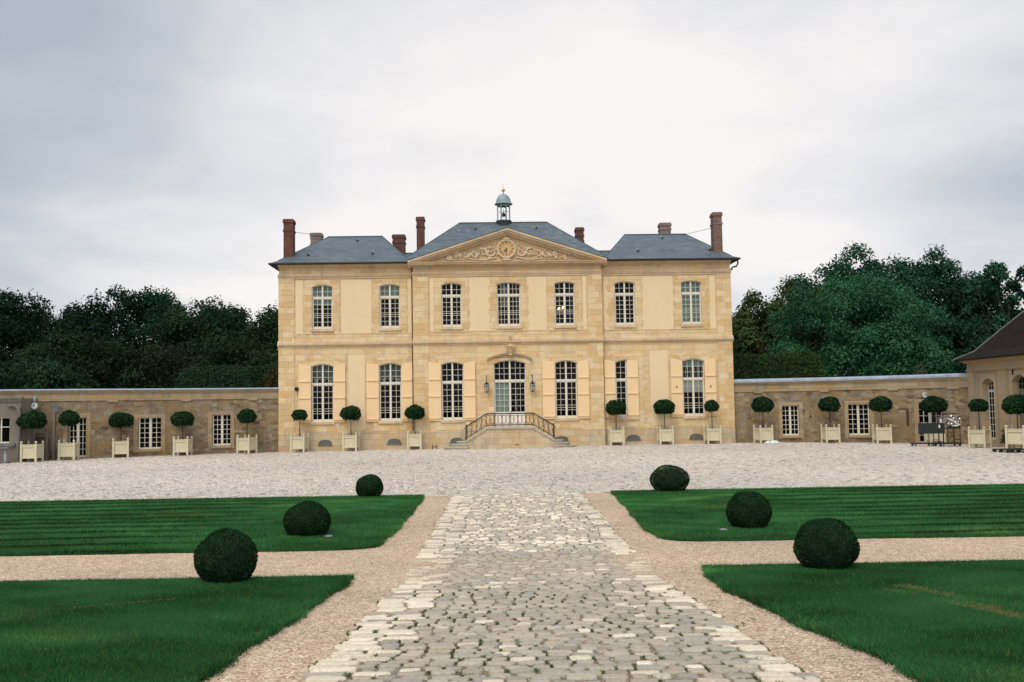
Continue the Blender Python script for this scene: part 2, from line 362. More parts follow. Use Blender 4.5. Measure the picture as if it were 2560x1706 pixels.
# ------------------------------------------------------------------ terrain
def sst(t): t = np.clip(t, 0, 1); return t*t*(3-2*t)
_GY = [-10, 0, 3, 7.44, 9.94, 14.3, 17.0, 19.5, 23, 200]; _GZ = [1.35, 1.05, .90, .58, .375, .135, .045, .01, 0, 0]
_GX = [-40,-28,-14,-4,4,14,21,26,40]; _GH = [0,0,0,.05,.09,.08,.05,-.02,-.02]
def zg(X, Y):
    X = np.asarray(X, float); Y = np.asarray(Y, float)
    # smooth the profile by averaging
    s = sum(np.interp(Y + d, _GY, _GZ) for d in (-1.2,-.6,0,.6,1.2))/5
    s = s + np.interp(X, _GX, _GH) * sst((Y-35)/17)
    return s
def grid(name, xs, ys, dz, mat, kind='structure', parent=None):
    XX, YY = np.meshgrid(xs, ys); ZZ = zg(XX, YY) + dz
    V = np.stack([XX.ravel(), YY.ravel(), ZZ.ravel()], 1); nx, ny = len(xs), len(ys)
    i = np.arange(nx-1)[None, :] + nx*np.arange(ny-1)[:, None]; i = i.ravel()
    F = np.stack([i, i+1, i+1+nx, i+nx], 1); o = np_mesh(name, V, F, mat, parent, smooth=True); tag(o, kind=kind); return o
g = MB(); g.add([(-3000,-1500,-.45),(3000,-1500,-.45),(3000,4000,-.45),(-3000,4000,-.45)], [(0,1,2,3)])
tag(g.build('ground', M['field']), kind='structure')
grid('gravel_path', np.linspace(-46,46,93), np.linspace(-8,29.4,110), 0, M['gravel'])
grid('courtyard', np.linspace(-46,46,93), np.linspace(29.4,64,60), 0, M['bed'])

# ------------------------------------------------------------------ paving
def setts(name, cx, cy, hw, hd, top, col, wob=.15, rings=True, lean=.03, rot=None, mat=None):
    """irregular eight-sided stones with a worn edge; arrays of centres and half sizes"""
    n = len(cx); k = 8 if rings else 4
    ang = np.array([22.5+45*i for i in range(8)])*pi/180 if rings else np.array([45,135,225,315])*pi/180
    ux = np.sign(np.cos(ang))*np.abs(np.cos(ang))**(.30 if rings else .01); uy = np.sign(np.sin(ang))*np.abs(np.sin(ang))**(.42 if rings else .01)
    jx = rng.uniform(1-wob, 1+wob*.3, (n,k)); jy = rng.uniform(1-wob, 1+wob*.3, (n,k))
    px = ux[None]*hw[:,None]*jx; py = uy[None]*hd[:,None]*jy
    a = rng.normal(0, .035, n) if rot is None else rot; ca, sa = np.cos(a)[:,None], np.sin(a)[:,None]
    tx = rng.normal(0, lean, n)[:,None]; ty = rng.normal(0, lean, n)[:,None]
    rows = []
    for sc, dz in (((1.0, -.04), (.965, -.004), (.86, 0.0)) if rings else ((1.0, -.03), (.80, 0.0))):
        x = px*sc; y = py*sc; X = cx[:,None]+x*ca-y*sa; Y = cy[:,None]+x*sa+y*ca
        Z = zg(cx, cy)[:,None] + (zg(X, Y)-zg(cx,cy)[:,None]) + top[:,None] + dz + x*tx + y*ty
        rows.append(np.stack([X,Y,Z],2))
    V = np.stack(rows, 1); nr = V.shape[1]; V = V.reshape(-1,3); base = (np.arange(n)*nr*k)[:,None]
    F = []
    for r in range(nr-1):
        for i in range(k):
            q = (i+1) % k; F.append(base + np.array([[r*k+i, r*k+q, (r+1)*k+q, (r+1)*k+i]]))
    t = (nr-1)*k
    F.append(base + np.array([[t, t+1, t+2, t+3]]))
    if k == 8: F.append(base + np.array([[t, t+3, t+4, t+7]])); F.append(base + np.array([[t+4, t+5, t+6, t+7]]))
    F = np.concatenate(F); colv = np.repeat(col, nr*k, 0)
    return np_mesh(name, V, F, mat or M['sett'], None, colv)

def stone_cols(n, pw, palew, base, white):
    c = np.empty((n,3)); base = np.array(base); white = np.array(white)
    r = rng.random(n); k = rng.integers(0, len(base), n); c[:] = base[k]
    w = r < pw; c[w] = white[rng.integers(0, len(white), w.sum())]
    return c * rng.uniform(1-palew, 1+palew*.6, n)[:,None]
xs_ = np.linspace(-1,1,9)
for y0_, y1_, jt_ in ((3.4,14.0,'joint'),(14.01,29.3,'joint_light')):
    ys_ = np.linspace(y0_,y1_,40); XX = np.interp(ys_,[3,9,13,15,17,29],[1.9,1.80,1.56,1.2,1.45,1.68])[:,None]*xs_[None]; YY = ys_[:,None]+0*XX; ZZ = zg(XX,YY)+.004
    i_ = (np.arange(8)[None]+9*np.arange(39)[:,None]).ravel(); tag(np_mesh('joint_bed', np.stack([XX.ravel(),YY.ravel(),ZZ.ravel()],1), np.stack([i_,i_+1,i_+10,i_+9],1), M[jt_], smooth=True), kind='structure')
# central approach: rows of stones across the path
CX=[];CY=[];HW=[];HD=[];TP=[];CL=[]
y = 3.5; PB = [(.46,.39,.305),(.43,.365,.29),(.50,.42,.325),(.37,.325,.265),(.47,.385,.295),(.41,.36,.30)]; PW = [(.76,.64,.49),(.68,.57,.43),(.78,.67,.52)]
while y < 29.2:
    d = random.uniform(.15,.20) if y < 14.5 else random.uniform(.13,.19)
    hwid = np.interp(y, [3,8,11,13,16,17.5,29], [1.88,1.87,1.86,1.80,1.80,1.82,1.84]) ; gap = y > 14.2 and y < 17.0
    x = -hwid-.04 + random.uniform(-.07,.03); yc = y + d/2; ph = random.uniform(0,6)
    while x < hwid:
        edge = (x < -hwid+.3 or x > hwid-.42)
        w = random.uniform(.26,.42) if edge else random.uniform(.14,.27) if y < 14.5 else random.uniform(.14,.26)
        w = min(w, hwid+random.uniform(0,.08)-x)
        if w < .1: break
        if gap and abs(x) > 1.35 and random.random() < .6: x += w; continue
        if 13.4 < y <= 14.4 and edge and random.random() < .35: x += w; continue
        xc = x + w/2; yy = yc + .035*sin(xc*1.7+ph) + .02*sin(xc*.6+y) + random.gauss(0,.006)
        CX.append(xc); CY.append(yy); HW.append(w/2-.004-random.random()**2*.016); HD.append(d/2-.002-random.random()**2*.006)
        TP.append((.013 if gap else .022) + random.gauss(0,.004) - (.006 if abs(xc)>1.3 and gap else 0))
        r = random.random()
        if edge: c = random.choice(PW) if r < .8 else random.choice(PB)
        else:
            pw = .10 if y < 12 else .06 if y < 17.5 else .24
            c = random.choice(PW) if r < pw else random.choice(PB)
        if y > 17.5: c = tuple(k*1.08+.02 for k in c) if not edge else tuple(k*.9 for k in c)
        if gap: c = tuple(.75*k+.25*q for k, q in zip(c, (.52,.43,.32)))
        s_ = random.uniform(.88,1.08); CL.append(tuple(k*s_ for k in c)); x += w
    y += d
o = setts('stone_path', np.array(CX), np.array(CY), np.array(HW), np.array(HD), np.array(TP), np.array(CL), .11, True, .028); tag(o, kind='structure')
CXp, CYp, HWp, HDp = map(np.array, (CX, CY, HW, HD))
# great court of small setts
rowsY = []; y = 29.25
while y < 63.5: rowsY.append(y); y += rng.uniform(.115,.155)
CX=[];CY=[];HW=[];HD=[]
for i, y in enumerate(rowsY):
    d = (rowsY[i+1]-y) if i+1 < len(rowsY) else .17
    w = rng.uniform(.11,.20, 470); xs = -34 + np.cumsum(w) + rng.random()*.2; xs = xs[xs < 32]; w = w[:len(xs)]
    wobY = .05*np.sin(xs*.5+i*.05)+.03*np.sin(xs*1.3+2+i*.02)
    CX.append(xs-w/2); CY.append(y+d/2+wobY+rng.normal(0,.008,len(xs))); HW.append(w/2-.006); HD.append(np.full(len(xs), d/2-.007))
CX=np.concatenate(CX);CY=np.concatenate(CY);HW=np.concatenate(HW);HD=np.concatenate(HD)
keep = (np.abs(CX) < .62*CY+3) & (rng.random(len(CX)) > .03); CX,CY,HW,HD = CX[keep],CY[keep],HW[keep],HD[keep]
col = stone_cols(len(CX), .18, .10, [(.60,.515,.43),(.63,.54,.445),(.57,.485,.405),(.65,.56,.47)], [(.73,.64,.54),(.70,.61,.51)]); dk = rng.random(len(CX)) < .08; col[dk] *= .58; col *= np.array([.93,.945,.965])[None]
pt = .5+.5*np.sin(CX*.23+1.3*np.sin(CY*.21))*np.sin(CY*.31+CX*.05); col *= (.92+.14*pt)[:,None]
o = setts('courtyard_setts', CX, CY, HW, HD, .018+rng.normal(0,.006,len(CX)), col, .10, False, .045); tag(o, kind='structure')

# ------------------------------------------------------------------ lawns
def pn(x, s=0.):  # smooth wobble
    return .5*np.sin(x*2.1+s)+.3*np.sin(x*4.7+s*2.3+1)+.2*np.sin(x*11.3+s*1.7+2)+.14*np.sin(x*23.+s)
def edge_near(Y, sgn):
    e = np.interp(Y, [2,8.6,10.4,12.1,14.7], [2.74,2.71,2.71,2.64,2.62]) if sgn < 0 else np.interp(Y, [2,8.6,10.4,12.1,14.2,15.1], [2.62,2.63,2.55,2.46,2.46,2.62])
    return e + .06*pn(Y, 2.+sgn)
def edge_far(Y, sgn):
    r = .55; Y0 = 18.3 if sgn < 0 else 18.7; d = np.clip(Y-Y0, 0, r)
    return np.interp(Y, [18,19,21,25,29], [2.80,2.74,2.68,2.69,2.74] if sgn < 0 else [2.64,2.60,2.50,2.66,2.74]) + .045*pn(Y, 5+sgn) + (r-np.sqrt(np.maximum(r*r-(r-d)**2, 0)))
LAWN = {}
def lawn(name, sgn, y0, y1, ef, cut):
    ts = np.concatenate([[0,.003],np.linspace(.006,.994,90),[.997,1]]); ss = np.concatenate([[0,.001,.003],np.linspace(.006,1,70)**1.6])
    T, S = np.meshgrid(ts, ss, indexing='ij'); Yb = y0+(y1-y0)*T
    E = ef(Yb, sgn); X = E + (46-E)*S; Y = Yb + .04*pn(X*.8, 3)*np.abs(1-2*T) + cut(X)*(1-T)
    edge = (T < .001)|(T > .999)|(S < .0005); up = .045 + .012*np.sin(X*1.9)*np.sin(Y*1.3)
    Z = zg(sgn*X, Y) + np.where(edge, -.02, up); V = np.stack([(sgn*X).ravel(), Y.ravel(), Z.ravel()], 1)
    ny, nx = T.shape; i = (np.arange(nx-1)[None]+nx*np.arange(ny-1)[:,None]).ravel(); F = np.stack([i,i+1,i+1+nx,i+nx],1)
    if sgn < 0: F = F[:, ::-1]
    tag(np_mesh(name, V, F, M['lawn'], smooth=True), kind='structure')
no = lambda X: X*0
lawn('lawn', -1, 18.25, 29.05, edge_far, no); lawn('lawn', 1, 18.65, 29.35, edge_far, no)
lawn('lawn', -1, 3.0, 14.75, edge_near, no); lawn('lawn', 1, 3.0, 15.2, edge_near, no)

def blades(P, h, w, col, lean=.5):
    n = len(P); a = rng.uniform(0, 2*pi, n); dx = np.cos(a)*w/2; dy = np.sin(a)*w/2
    lx = rng.normal(0, lean, n)*h; ly = rng.normal(0, lean, n)*h; z = zg(P[:,0], P[:,1]) + P[:,2]
    A = np.stack([P[:,0]-dx, P[:,1]-dy, z-.005],1); B = np.stack([P[:,0]+dx, P[:,1]+dy, z-.005],1); T = np.stack([P[:,0]+lx, P[:,1]+ly, z+h],1)
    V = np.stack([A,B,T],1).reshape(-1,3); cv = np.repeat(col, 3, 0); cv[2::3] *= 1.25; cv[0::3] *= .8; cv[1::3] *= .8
    return V, cv
def n2d(X, Y, s, seed):
    return .5+.25*np.sin(X*s+seed+1.7*np.sin(Y*s*.7+seed))+.25*np.sin(Y*s*1.3+2*seed+1.3*np.sin(X*s*.9))
def lawn_colour(X, Y, far):
    n = len(X); g = np.array([.032,.122,.036])[None]*np.ones((n,1))
    g = g*(.65+.6*n2d(X,Y,.9,1.)[:,None])*(.75+.5*n2d(X,Y,4.1,3.)[:,None])
    wp = n2d(X,Y,.55,7.)*n2d(X,Y,1.9,5.); g = g*(1+.9*np.clip(wp-.45,0,1))[:,None]+np.clip(wp-.5,0,1)[:,None]*np.array([.10,.05,.01])
    if far:  # mowing lines
        ln = np.clip(np.sin(Y*2*pi/.95+.7*np.sin(X*.3)+.4*np.sin(X*1.1+Y)+.8*np.sin(Y*1.1))-.1-.25*n2d(X,Y,1.3,8.), 0, 1)*sst((np.abs(X)-4.5)/4); g *= np.clip(1-1.2*ln,.12,1)[:,None]; g = g*1.25+np.array([.006,.008,.003])
    y = rng.random(n) < .05; g[y] = np.array([.11,.15,.035]); b = rng.random(n) < .006; g[b] = np.array([.22,.17,.07])
    # dry wheel streaks
    for (x0,y0,x1,y1,w) in ((4.62,12.7,4.95,8.6,.10),(4.25,12.3,4.85,9.8,.06),(-6.6,11.2,-4.4,12.6,.05)):
        t = (Y-y0)/(y1-y0); d = np.abs(X-(x0+(x1-x0)*t)+.06*np.sin(Y*2)); m = (t > 0)&(t < 1)&(rng.random(n) < .9*n2d(X,Y,3.,2.)**.5*np.exp(-(d/w)**2)); g[m] = np.array([.22,.19,.07])
    return g*rng.uniform(.65,1.4,n)[:,None]
VV=[];CC=[]
for sgn, y0, y1, ef, dens, far in ((-1,18.3,29.0,edge_far,2000,1),(1,18.7,29.3,edge_far,2000,1),(-1,5.2,14.7,edge_near,9500,0),(1,5.2,15.15,edge_near,9500,0)):
    A = (y1-y0)*16; n = int(A*dens*(1. if far else .8)); Y = rng.uniform(y0-.02, y1+.02, n); X = rng.uniform(2.4, 18, n)
    k = (X > ef(Y, sgn)-.03*rng.random(n)) & (X < .56*Y+1.2); X, Y = X[k], Y[k]; X = X*sgn
    if not far:
        thin = rng.random(len(X)) < np.clip(1.25-.05*Y, .5, 1); X, Y = X[thin], Y[thin]
    h = rng.uniform(.015,.04,len(X)) if not far else rng.uniform(.03,.06,len(X)); w = .007 if not far else .014
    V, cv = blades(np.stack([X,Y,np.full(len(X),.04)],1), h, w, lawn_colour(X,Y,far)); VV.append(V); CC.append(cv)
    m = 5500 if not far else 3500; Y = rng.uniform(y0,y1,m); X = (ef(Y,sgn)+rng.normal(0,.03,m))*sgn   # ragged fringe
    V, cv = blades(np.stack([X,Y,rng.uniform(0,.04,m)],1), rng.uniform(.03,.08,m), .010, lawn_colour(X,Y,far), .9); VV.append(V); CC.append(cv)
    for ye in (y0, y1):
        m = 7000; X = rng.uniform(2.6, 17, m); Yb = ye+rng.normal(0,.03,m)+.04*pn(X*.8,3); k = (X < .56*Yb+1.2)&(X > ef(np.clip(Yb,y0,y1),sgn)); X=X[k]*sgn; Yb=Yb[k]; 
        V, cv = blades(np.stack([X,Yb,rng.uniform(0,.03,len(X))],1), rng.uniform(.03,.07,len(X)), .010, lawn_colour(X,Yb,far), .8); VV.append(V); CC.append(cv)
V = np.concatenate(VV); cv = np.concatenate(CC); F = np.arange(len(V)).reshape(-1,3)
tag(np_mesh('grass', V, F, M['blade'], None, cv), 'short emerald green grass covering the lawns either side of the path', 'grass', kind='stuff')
# weeds in the joints
nm = 150000; idx = rng.integers(0, len(CXp), nm); side = rng.random(nm); X = CXp[idx] + np.where(side < .6, (HWp[idx]+.008)*np.sign(rng.random(nm)-.5), rng.uniform(-1,1,nm)*HWp[idx])+rng.normal(0,.005,nm)
Y = CYp[idx] + np.where(side < .6, rng.uniform(-1,1,nm)*HDp[idx], (HDp[idx]+.008))+rng.normal(0,.004,nm)
k = (n2d(X,Y,2.3,4.)*.45+n2d(X,Y,9.,2.)*.55 > .56) & ((Y < 13.8)|(Y > 17.5)) & (rng.random(nm) < np.where(Y < 13, 1., .3)) & (Y > 4.5); X,Y = X[k],Y[k]
V, cv = blades(np.stack([X,Y,np.full(len(X),.004)],1), rng.uniform(.010,.026,len(X)), .013, np.array([[.075,.12,.03],[.05,.11,.025],[.11,.12,.05]])[rng.integers(0,3,len(X))]*rng.uniform(.6,1.4,len(X))[:,None], .6)
tag(np_mesh('moss', V, np.arange(len(V)).reshape(-1,3), M['blade'], None, cv), 'tufts of moss and grass in the joints of the stone path', 'moss', kind='stuff')
# loose pebbles
def pebbles(X, Y, s, dz):
    n = len(X); U = np.array([(1,0,0),(0,1,0),(-1,0,0),(0,-1,0),(0,0,.8)],float); a = rng.uniform(0,6.28,n); ca,sa = np.cos(a),np.sin(a)
    J = U[None]*rng.uniform(.6,1.1,(n,5,3))*s[:,None,None]; x = J[:,:,0]*ca[:,None]-J[:,:,1]*sa[:,None]; yv = J[:,:,0]*sa[:,None]+J[:,:,1]*ca[:,None]
    V = np.stack([X[:,None]+x, Y[:,None]+yv, (zg(X,Y)+dz)[:,None]+J[:,:,2]],2).reshape(-1,3); b = (np.arange(n)*5)[:,None]
    F = np.concatenate([b+np.array([[i,(i+1)%4,4]]) for i in range(4)]); return V, F
n = 150000; Y = 5.3+(rng.random(n)**1.35)*13; X = rng.uniform(-9,9,n)
ingap = ((Y > 14.75) & (Y < 18.3)); k = (ingap & (np.abs(X) > 1.2) & (np.abs(X) < .56*Y+1)) | ((~ingap) & (np.abs(X) > 1.75) & (np.abs(X) < 3.1)); 
X2 = rng.uniform(-1.9,1.9,30000); Y2 = np.concatenate([rng.normal(15.4,1.1,12000), rng.uniform(5.3,14,18000)]); X = np.concatenate([X[k],X2]); Y = np.concatenate([Y[k],Y2])
s = rng.uniform(.004,.010,len(X)); V, F = pebbles(X,Y,s,np.where(np.abs(X) < 1.8, .006, .0)); PC = np.array([(.60,.45,.32),(.50,.37,.26),(.40,.30,.23),(.76,.65,.53),(.30,.20,.14),(.56,.37,.24)])
tag(np_mesh('pebbles', V, F, M['pebble'], None, np.repeat(PC[rng.integers(0,6,len(X))]*rng.uniform(.7,1.2,(len(X),1)),5,0)), 'loose pinkish tan gravel pebbles beside and across the stone path', 'gravel', kind='stuff')

# ------------------------------------------------------------------ foliage
def leaves(P, Nrm, size, col, flop=.8, asp=.6):
    """one four-cornered leaf at each point"""
    n = len(P); d = Nrm + rng.normal(0, flop, (n,3)); d /= np.linalg.norm(d,axis=1)[:,None]
    t = np.cross(d, rng.normal(0,1,(n,3))); t /= np.linalg.norm(t,axis=1)[:,None]; b = np.cross(d, t)
    L = size[:,None]*t*.5; Wd = size[:,None]*b*.5*asp
    V = np.stack([P-L, P+Wd-.1*L, P+L, P-Wd-.1*L],1).reshape(-1,3)
    return V, np.arange(len(V)).reshape(-1,4), np.repeat(col,4,0)
def sph(n):
    v = rng.normal(0,1,(n,3)); return v/np.linalg.norm(v,axis=1)[:,None]
def pal(n, cols, var=.35):
    c = np.array(cols)[rng.integers(0,len(cols),n)]; return c*rng.uniform(1-var,1+var,n)[:,None]

def crown(name, mat, parent, centre, rad, nblob, nleaf, size, cols, blobr=(.26,.42), fill=.86, squash=1., inner=.15, lump=0., seed=1, bottom=-.75):
    global rng
    keep_ = rng; rng = np.random.default_rng(seed)
    u = sph(nblob*4); u = u[u[:,2] > bottom][:nblob]; rr = rng.uniform(.35,1,len(u))**.5*fill
    br = rng.uniform(*blobr, len(u)); pos = u*(rr*(1-br*.65))[:,None]
    which = rng.choice(len(u), nleaf, p=br**2/np.sum(br**2)); s = sph(nleaf); s[:,2] = np.where(s[:,2] < -.3, -s[:,2]*.7, s[:,2])
    rad_l = br[which]*np.where(rng.random(nleaf) < inner, rng.uniform(.3,.9,nleaf), rng.uniform(.82,1.12,nleaf))
    tuft = sph(len(u)*40)*.22; tk = rng.integers(0,40,nleaf); P = pos[which] + (s*.82 + tuft[which*40+tk])*rad_l[:,None]
    P = P*np.array(rad)[None] + np.array(centre)[None]
    bl = rng.uniform(.72,1.28,len(u)); col = pal(nleaf, cols, .22)*bl[which][:,None]
    V,F,cv = leaves(P, s, size*rng.uniform(.6,1.35,nleaf), col, .5); rng = keep_
    return np_mesh(name, V, F, mat, parent, cv)
def trunk_mesh(h, r, spread, seed, limbs=7):
    rd = random.Random(seed); m = MB(); m.path([(0,0,-.4),(0,0,h*.12),(r*.3,0,h*.35),(-r*.2,r*.2,h*.6),(0,0,h*.9)], [r*1.35,r,r*.85,r*.6,r*.15], 9)
    for i in range(limbs):
        a = i*2.4+rd.random(); z0 = h*rd.uniform(.28,.65); L = spread*rd.uniform(.55,.85)
        p = [(0,0,z0)]; 
        for k in range(1,5): t = k/4; p.append((cos(a+t*.3)*L*t, sin(a+t*.3)*L*t, z0+h*.3*t**.7*rd.uniform(.8,1.1)))
        m.path(p, [r*.5,r*.38,r*.26,r*.15,r*.05], 6)
        for k in (2,3):
            q = p[k]; b = a+rd.uniform(-1.2,1.2); m.path([q,(q[0]+cos(b)*L*.25,q[1]+sin(b)*L*.25,q[2]+h*.08),(q[0]+cos(b)*L*.4,q[1]+sin(b)*L*.4,q[2]+h*.18)], [r*.2,r*.12,r*.03], 5)
    return m
G_PLANE = [(.024,.085,.040),(.034,.108,.047),(.018,.068,.036),(.045,.125,.050)]
G_OAK = [(.026,.062,.026),(.036,.075,.030),(.022,.052,.028)]
G_DARK = [(.014,.040,.024),(.020,.050,.028),(.012,.034,.024)]
G_CHEST = [(.045,.075,.026),(.060,.080,.028),(.034,.062,.026),(.058,.068,.026)]
G_MOSS = [(.030,.060,.024),(.038,.068,.026),(.024,.050,.024)]
G_BLUE = [(.022,.066,.038),(.030,.082,.045),(.017,.052,.032)]
def tree(name, label, px, ty, Y, half, zb, cols, seed, n=15000, leaf=.30, depth=None, nb=60, blobr=(.2,.34), fill=1., inner=.15, group='trees beyond the garden walls', rtr=.35):
    """px, ty: where the tree top stands in the photograph (in photo pixels), Y: its distance, half: crown half-width in metres"""
    X = -.35 + (px-1262)/2489*Y; top = (1012-.0157*(px-1280)-ty)/2489*Y+2.62
    t = thing(name, label, 'tree', (X,Y,-.4), 0, group); h = top+.4
    trunk_mesh(h*.80, rtr, half*.7, seed).build('trunk', M['bark'], t, smooth=True)
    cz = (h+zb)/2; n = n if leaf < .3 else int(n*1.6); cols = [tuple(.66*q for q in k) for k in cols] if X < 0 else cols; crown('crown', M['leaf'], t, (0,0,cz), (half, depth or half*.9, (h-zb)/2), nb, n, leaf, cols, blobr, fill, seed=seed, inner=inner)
    return t
GL = 'trees beyond the left garden wall'; GR = 'trees beyond the right garden wall'
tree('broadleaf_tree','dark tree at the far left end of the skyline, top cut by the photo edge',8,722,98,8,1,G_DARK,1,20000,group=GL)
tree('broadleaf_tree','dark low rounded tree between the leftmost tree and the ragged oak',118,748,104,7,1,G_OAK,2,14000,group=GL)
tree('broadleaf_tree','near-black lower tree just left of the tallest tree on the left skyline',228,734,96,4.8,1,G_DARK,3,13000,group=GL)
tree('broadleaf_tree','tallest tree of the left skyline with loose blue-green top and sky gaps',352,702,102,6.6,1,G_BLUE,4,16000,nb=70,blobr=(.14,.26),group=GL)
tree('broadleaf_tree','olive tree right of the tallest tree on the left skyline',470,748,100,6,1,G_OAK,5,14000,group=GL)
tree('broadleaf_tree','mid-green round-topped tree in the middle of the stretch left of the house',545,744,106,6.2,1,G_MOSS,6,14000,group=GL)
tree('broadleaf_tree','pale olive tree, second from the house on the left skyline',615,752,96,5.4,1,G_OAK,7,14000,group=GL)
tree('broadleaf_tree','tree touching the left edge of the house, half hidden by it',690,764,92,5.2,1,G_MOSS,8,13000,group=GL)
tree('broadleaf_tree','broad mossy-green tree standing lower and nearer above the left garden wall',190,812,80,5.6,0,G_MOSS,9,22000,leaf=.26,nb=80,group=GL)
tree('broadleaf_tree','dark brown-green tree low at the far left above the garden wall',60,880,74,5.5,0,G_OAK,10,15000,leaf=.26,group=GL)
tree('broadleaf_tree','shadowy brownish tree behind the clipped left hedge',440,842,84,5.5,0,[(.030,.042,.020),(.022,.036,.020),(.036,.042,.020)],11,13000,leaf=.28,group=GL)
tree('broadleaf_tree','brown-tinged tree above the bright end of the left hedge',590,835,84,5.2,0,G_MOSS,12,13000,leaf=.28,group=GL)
tree('plane_tree','small blue-green tree touching the right edge of the house',1850,765,92,3.2,0,G_BLUE,21,7000,group=GR)
tree('horse_chestnut','olive-brown round-headed tree nearest the house on the right',1912,708,84,3.9,0,G_CHEST,22,16000,leaf=.3,nb=60,group=GR)
tree('plane_tree','green tree rising between the olive-brown tree and the great plane',1998,684,92,4.0,0,G_CHEST,23,12000,group=GR)
tree('plane_tree','tall back tree forming the left peak of the right skyline',2125,615,98,7.4,2,G_BLUE,24,30000,nb=110,blobr=(.15,.26),group=GR)
tree('plane_tree','tall back tree forming the highest point of the right skyline',2300,605,98,7.4,1,G_BLUE,25,30000,nb=110,blobr=(.15,.25),group=GR)
tree('plane_tree','great spreading green plane tree filling the middle above the right garden wall',2150,668,78,7.2,-.3,G_PLANE,26,90000,leaf=.21,nb=150,blobr=(.14,.25),inner=.1,group=GR,rtr=.5)
tree('plane_tree','lower bushy green tree at the foot of the great plane, over the wall',2270,800,73,3.8,-.3,G_PLANE,27,16000,leaf=.24,nb=70,group=GR)
tree('plane_tree','dark green tree between the highest peak and the sparse tree at the photo edge',2425,668,92,5.4,0,G_DARK,28,22000,blobr=(.17,.28),nb=90,group=GR)
tree('plane_tree','sparse tree with sky showing through its branches, at the right photo edge',2535,632,88,4.6,3,G_BLUE,29,8000,leaf=.32,nb=60,blobr=(.10,.2),inner=.05,group=GR)
tree('plane_tree','dark tree deep in shade just left of the wing roof',2400,790,84,5.2,-.3,G_DARK,30,20000,group=GR)

def hedge(label, X0, X1, Y, top0, top1, cols, seed, n=16000, dep=2.2):
    global rng
    t = thing('clipped_hedge', label, 'hedge', ((X0+X1)/2, Y, 0), 0, 'clipped hedges behind the garden walls'); keep_ = rng; rng = np.random.default_rng(seed); w = X1-X0
    x = rng.uniform(-w/2,w/2,n); tz = np.interp(x,[-w/2,w/2],[top0,top1])+.12*np.sin(x*1.1+seed)-.9*np.clip((np.abs(x)-w/2+.9),0,1)**2
    face = rng.random(n); P = np.where((face < .62)[:,None], np.stack([x, np.full(n,-dep/2)+rng.normal(0,.07,n), tz*rng.random(n)],1), np.stack([x, rng.uniform(-dep/2,dep/2,n), tz+rng.normal(0,.07,n)],1))
    Nn = np.where((face < .62)[:,None], np.array([[0,-1.,.2]]), np.array([[0,-.2,1.]])); 
    lc = pal(n, cols, .35); V,F,cv = leaves(P, Nn, rng.uniform(.10,.22,n), lc, .6); rng = keep_
    np_mesh('foliage', V, F, M['leaf'], t, cv)
    m = MB(); m.xbox(-w/2+.35,w/2-.35,-dep/2+.15,dep/2-.15,0,min(top0,top1)-.3); m.build('branches', M['bark'], t)
hedge('long dark clipped hedge behind the left garden wall', -21.8, -14.6, 66, 5.15, 5.4, [(.020,.052,.022),(.026,.060,.024),(.016,.042,.020)], 41, 22000)
hedge('brownish end of hedge against the left edge of the house', -15.6, -13.4, 64.2, 5.25, 5.3, [(.060,.050,.020),(.045,.045,.020),(.030,.045,.018)], 42, 5000)
hedge('clipped dark hedge behind the right garden wall beside the house', 13.9, 20.6, 66, 5.6, 5.6, [(.022,.055,.020),(.030,.065,.022),(.040,.065,.020)], 43, 20000)
t = thing('bush', 'bright green young bush rising over the left hedge near the house', 'bush', (-16.6,67.6,0)); crown('leaves', M['leaf'], t, (0,0,3.5), (2.4,1.2,2.55), 26, 5000, .22, [(.05,.17,.045),(.07,.20,.05)], (.24,.36), seed=5); trunk_mesh(4,.07,1.2,3,5).build('stem', M['bark'], t)

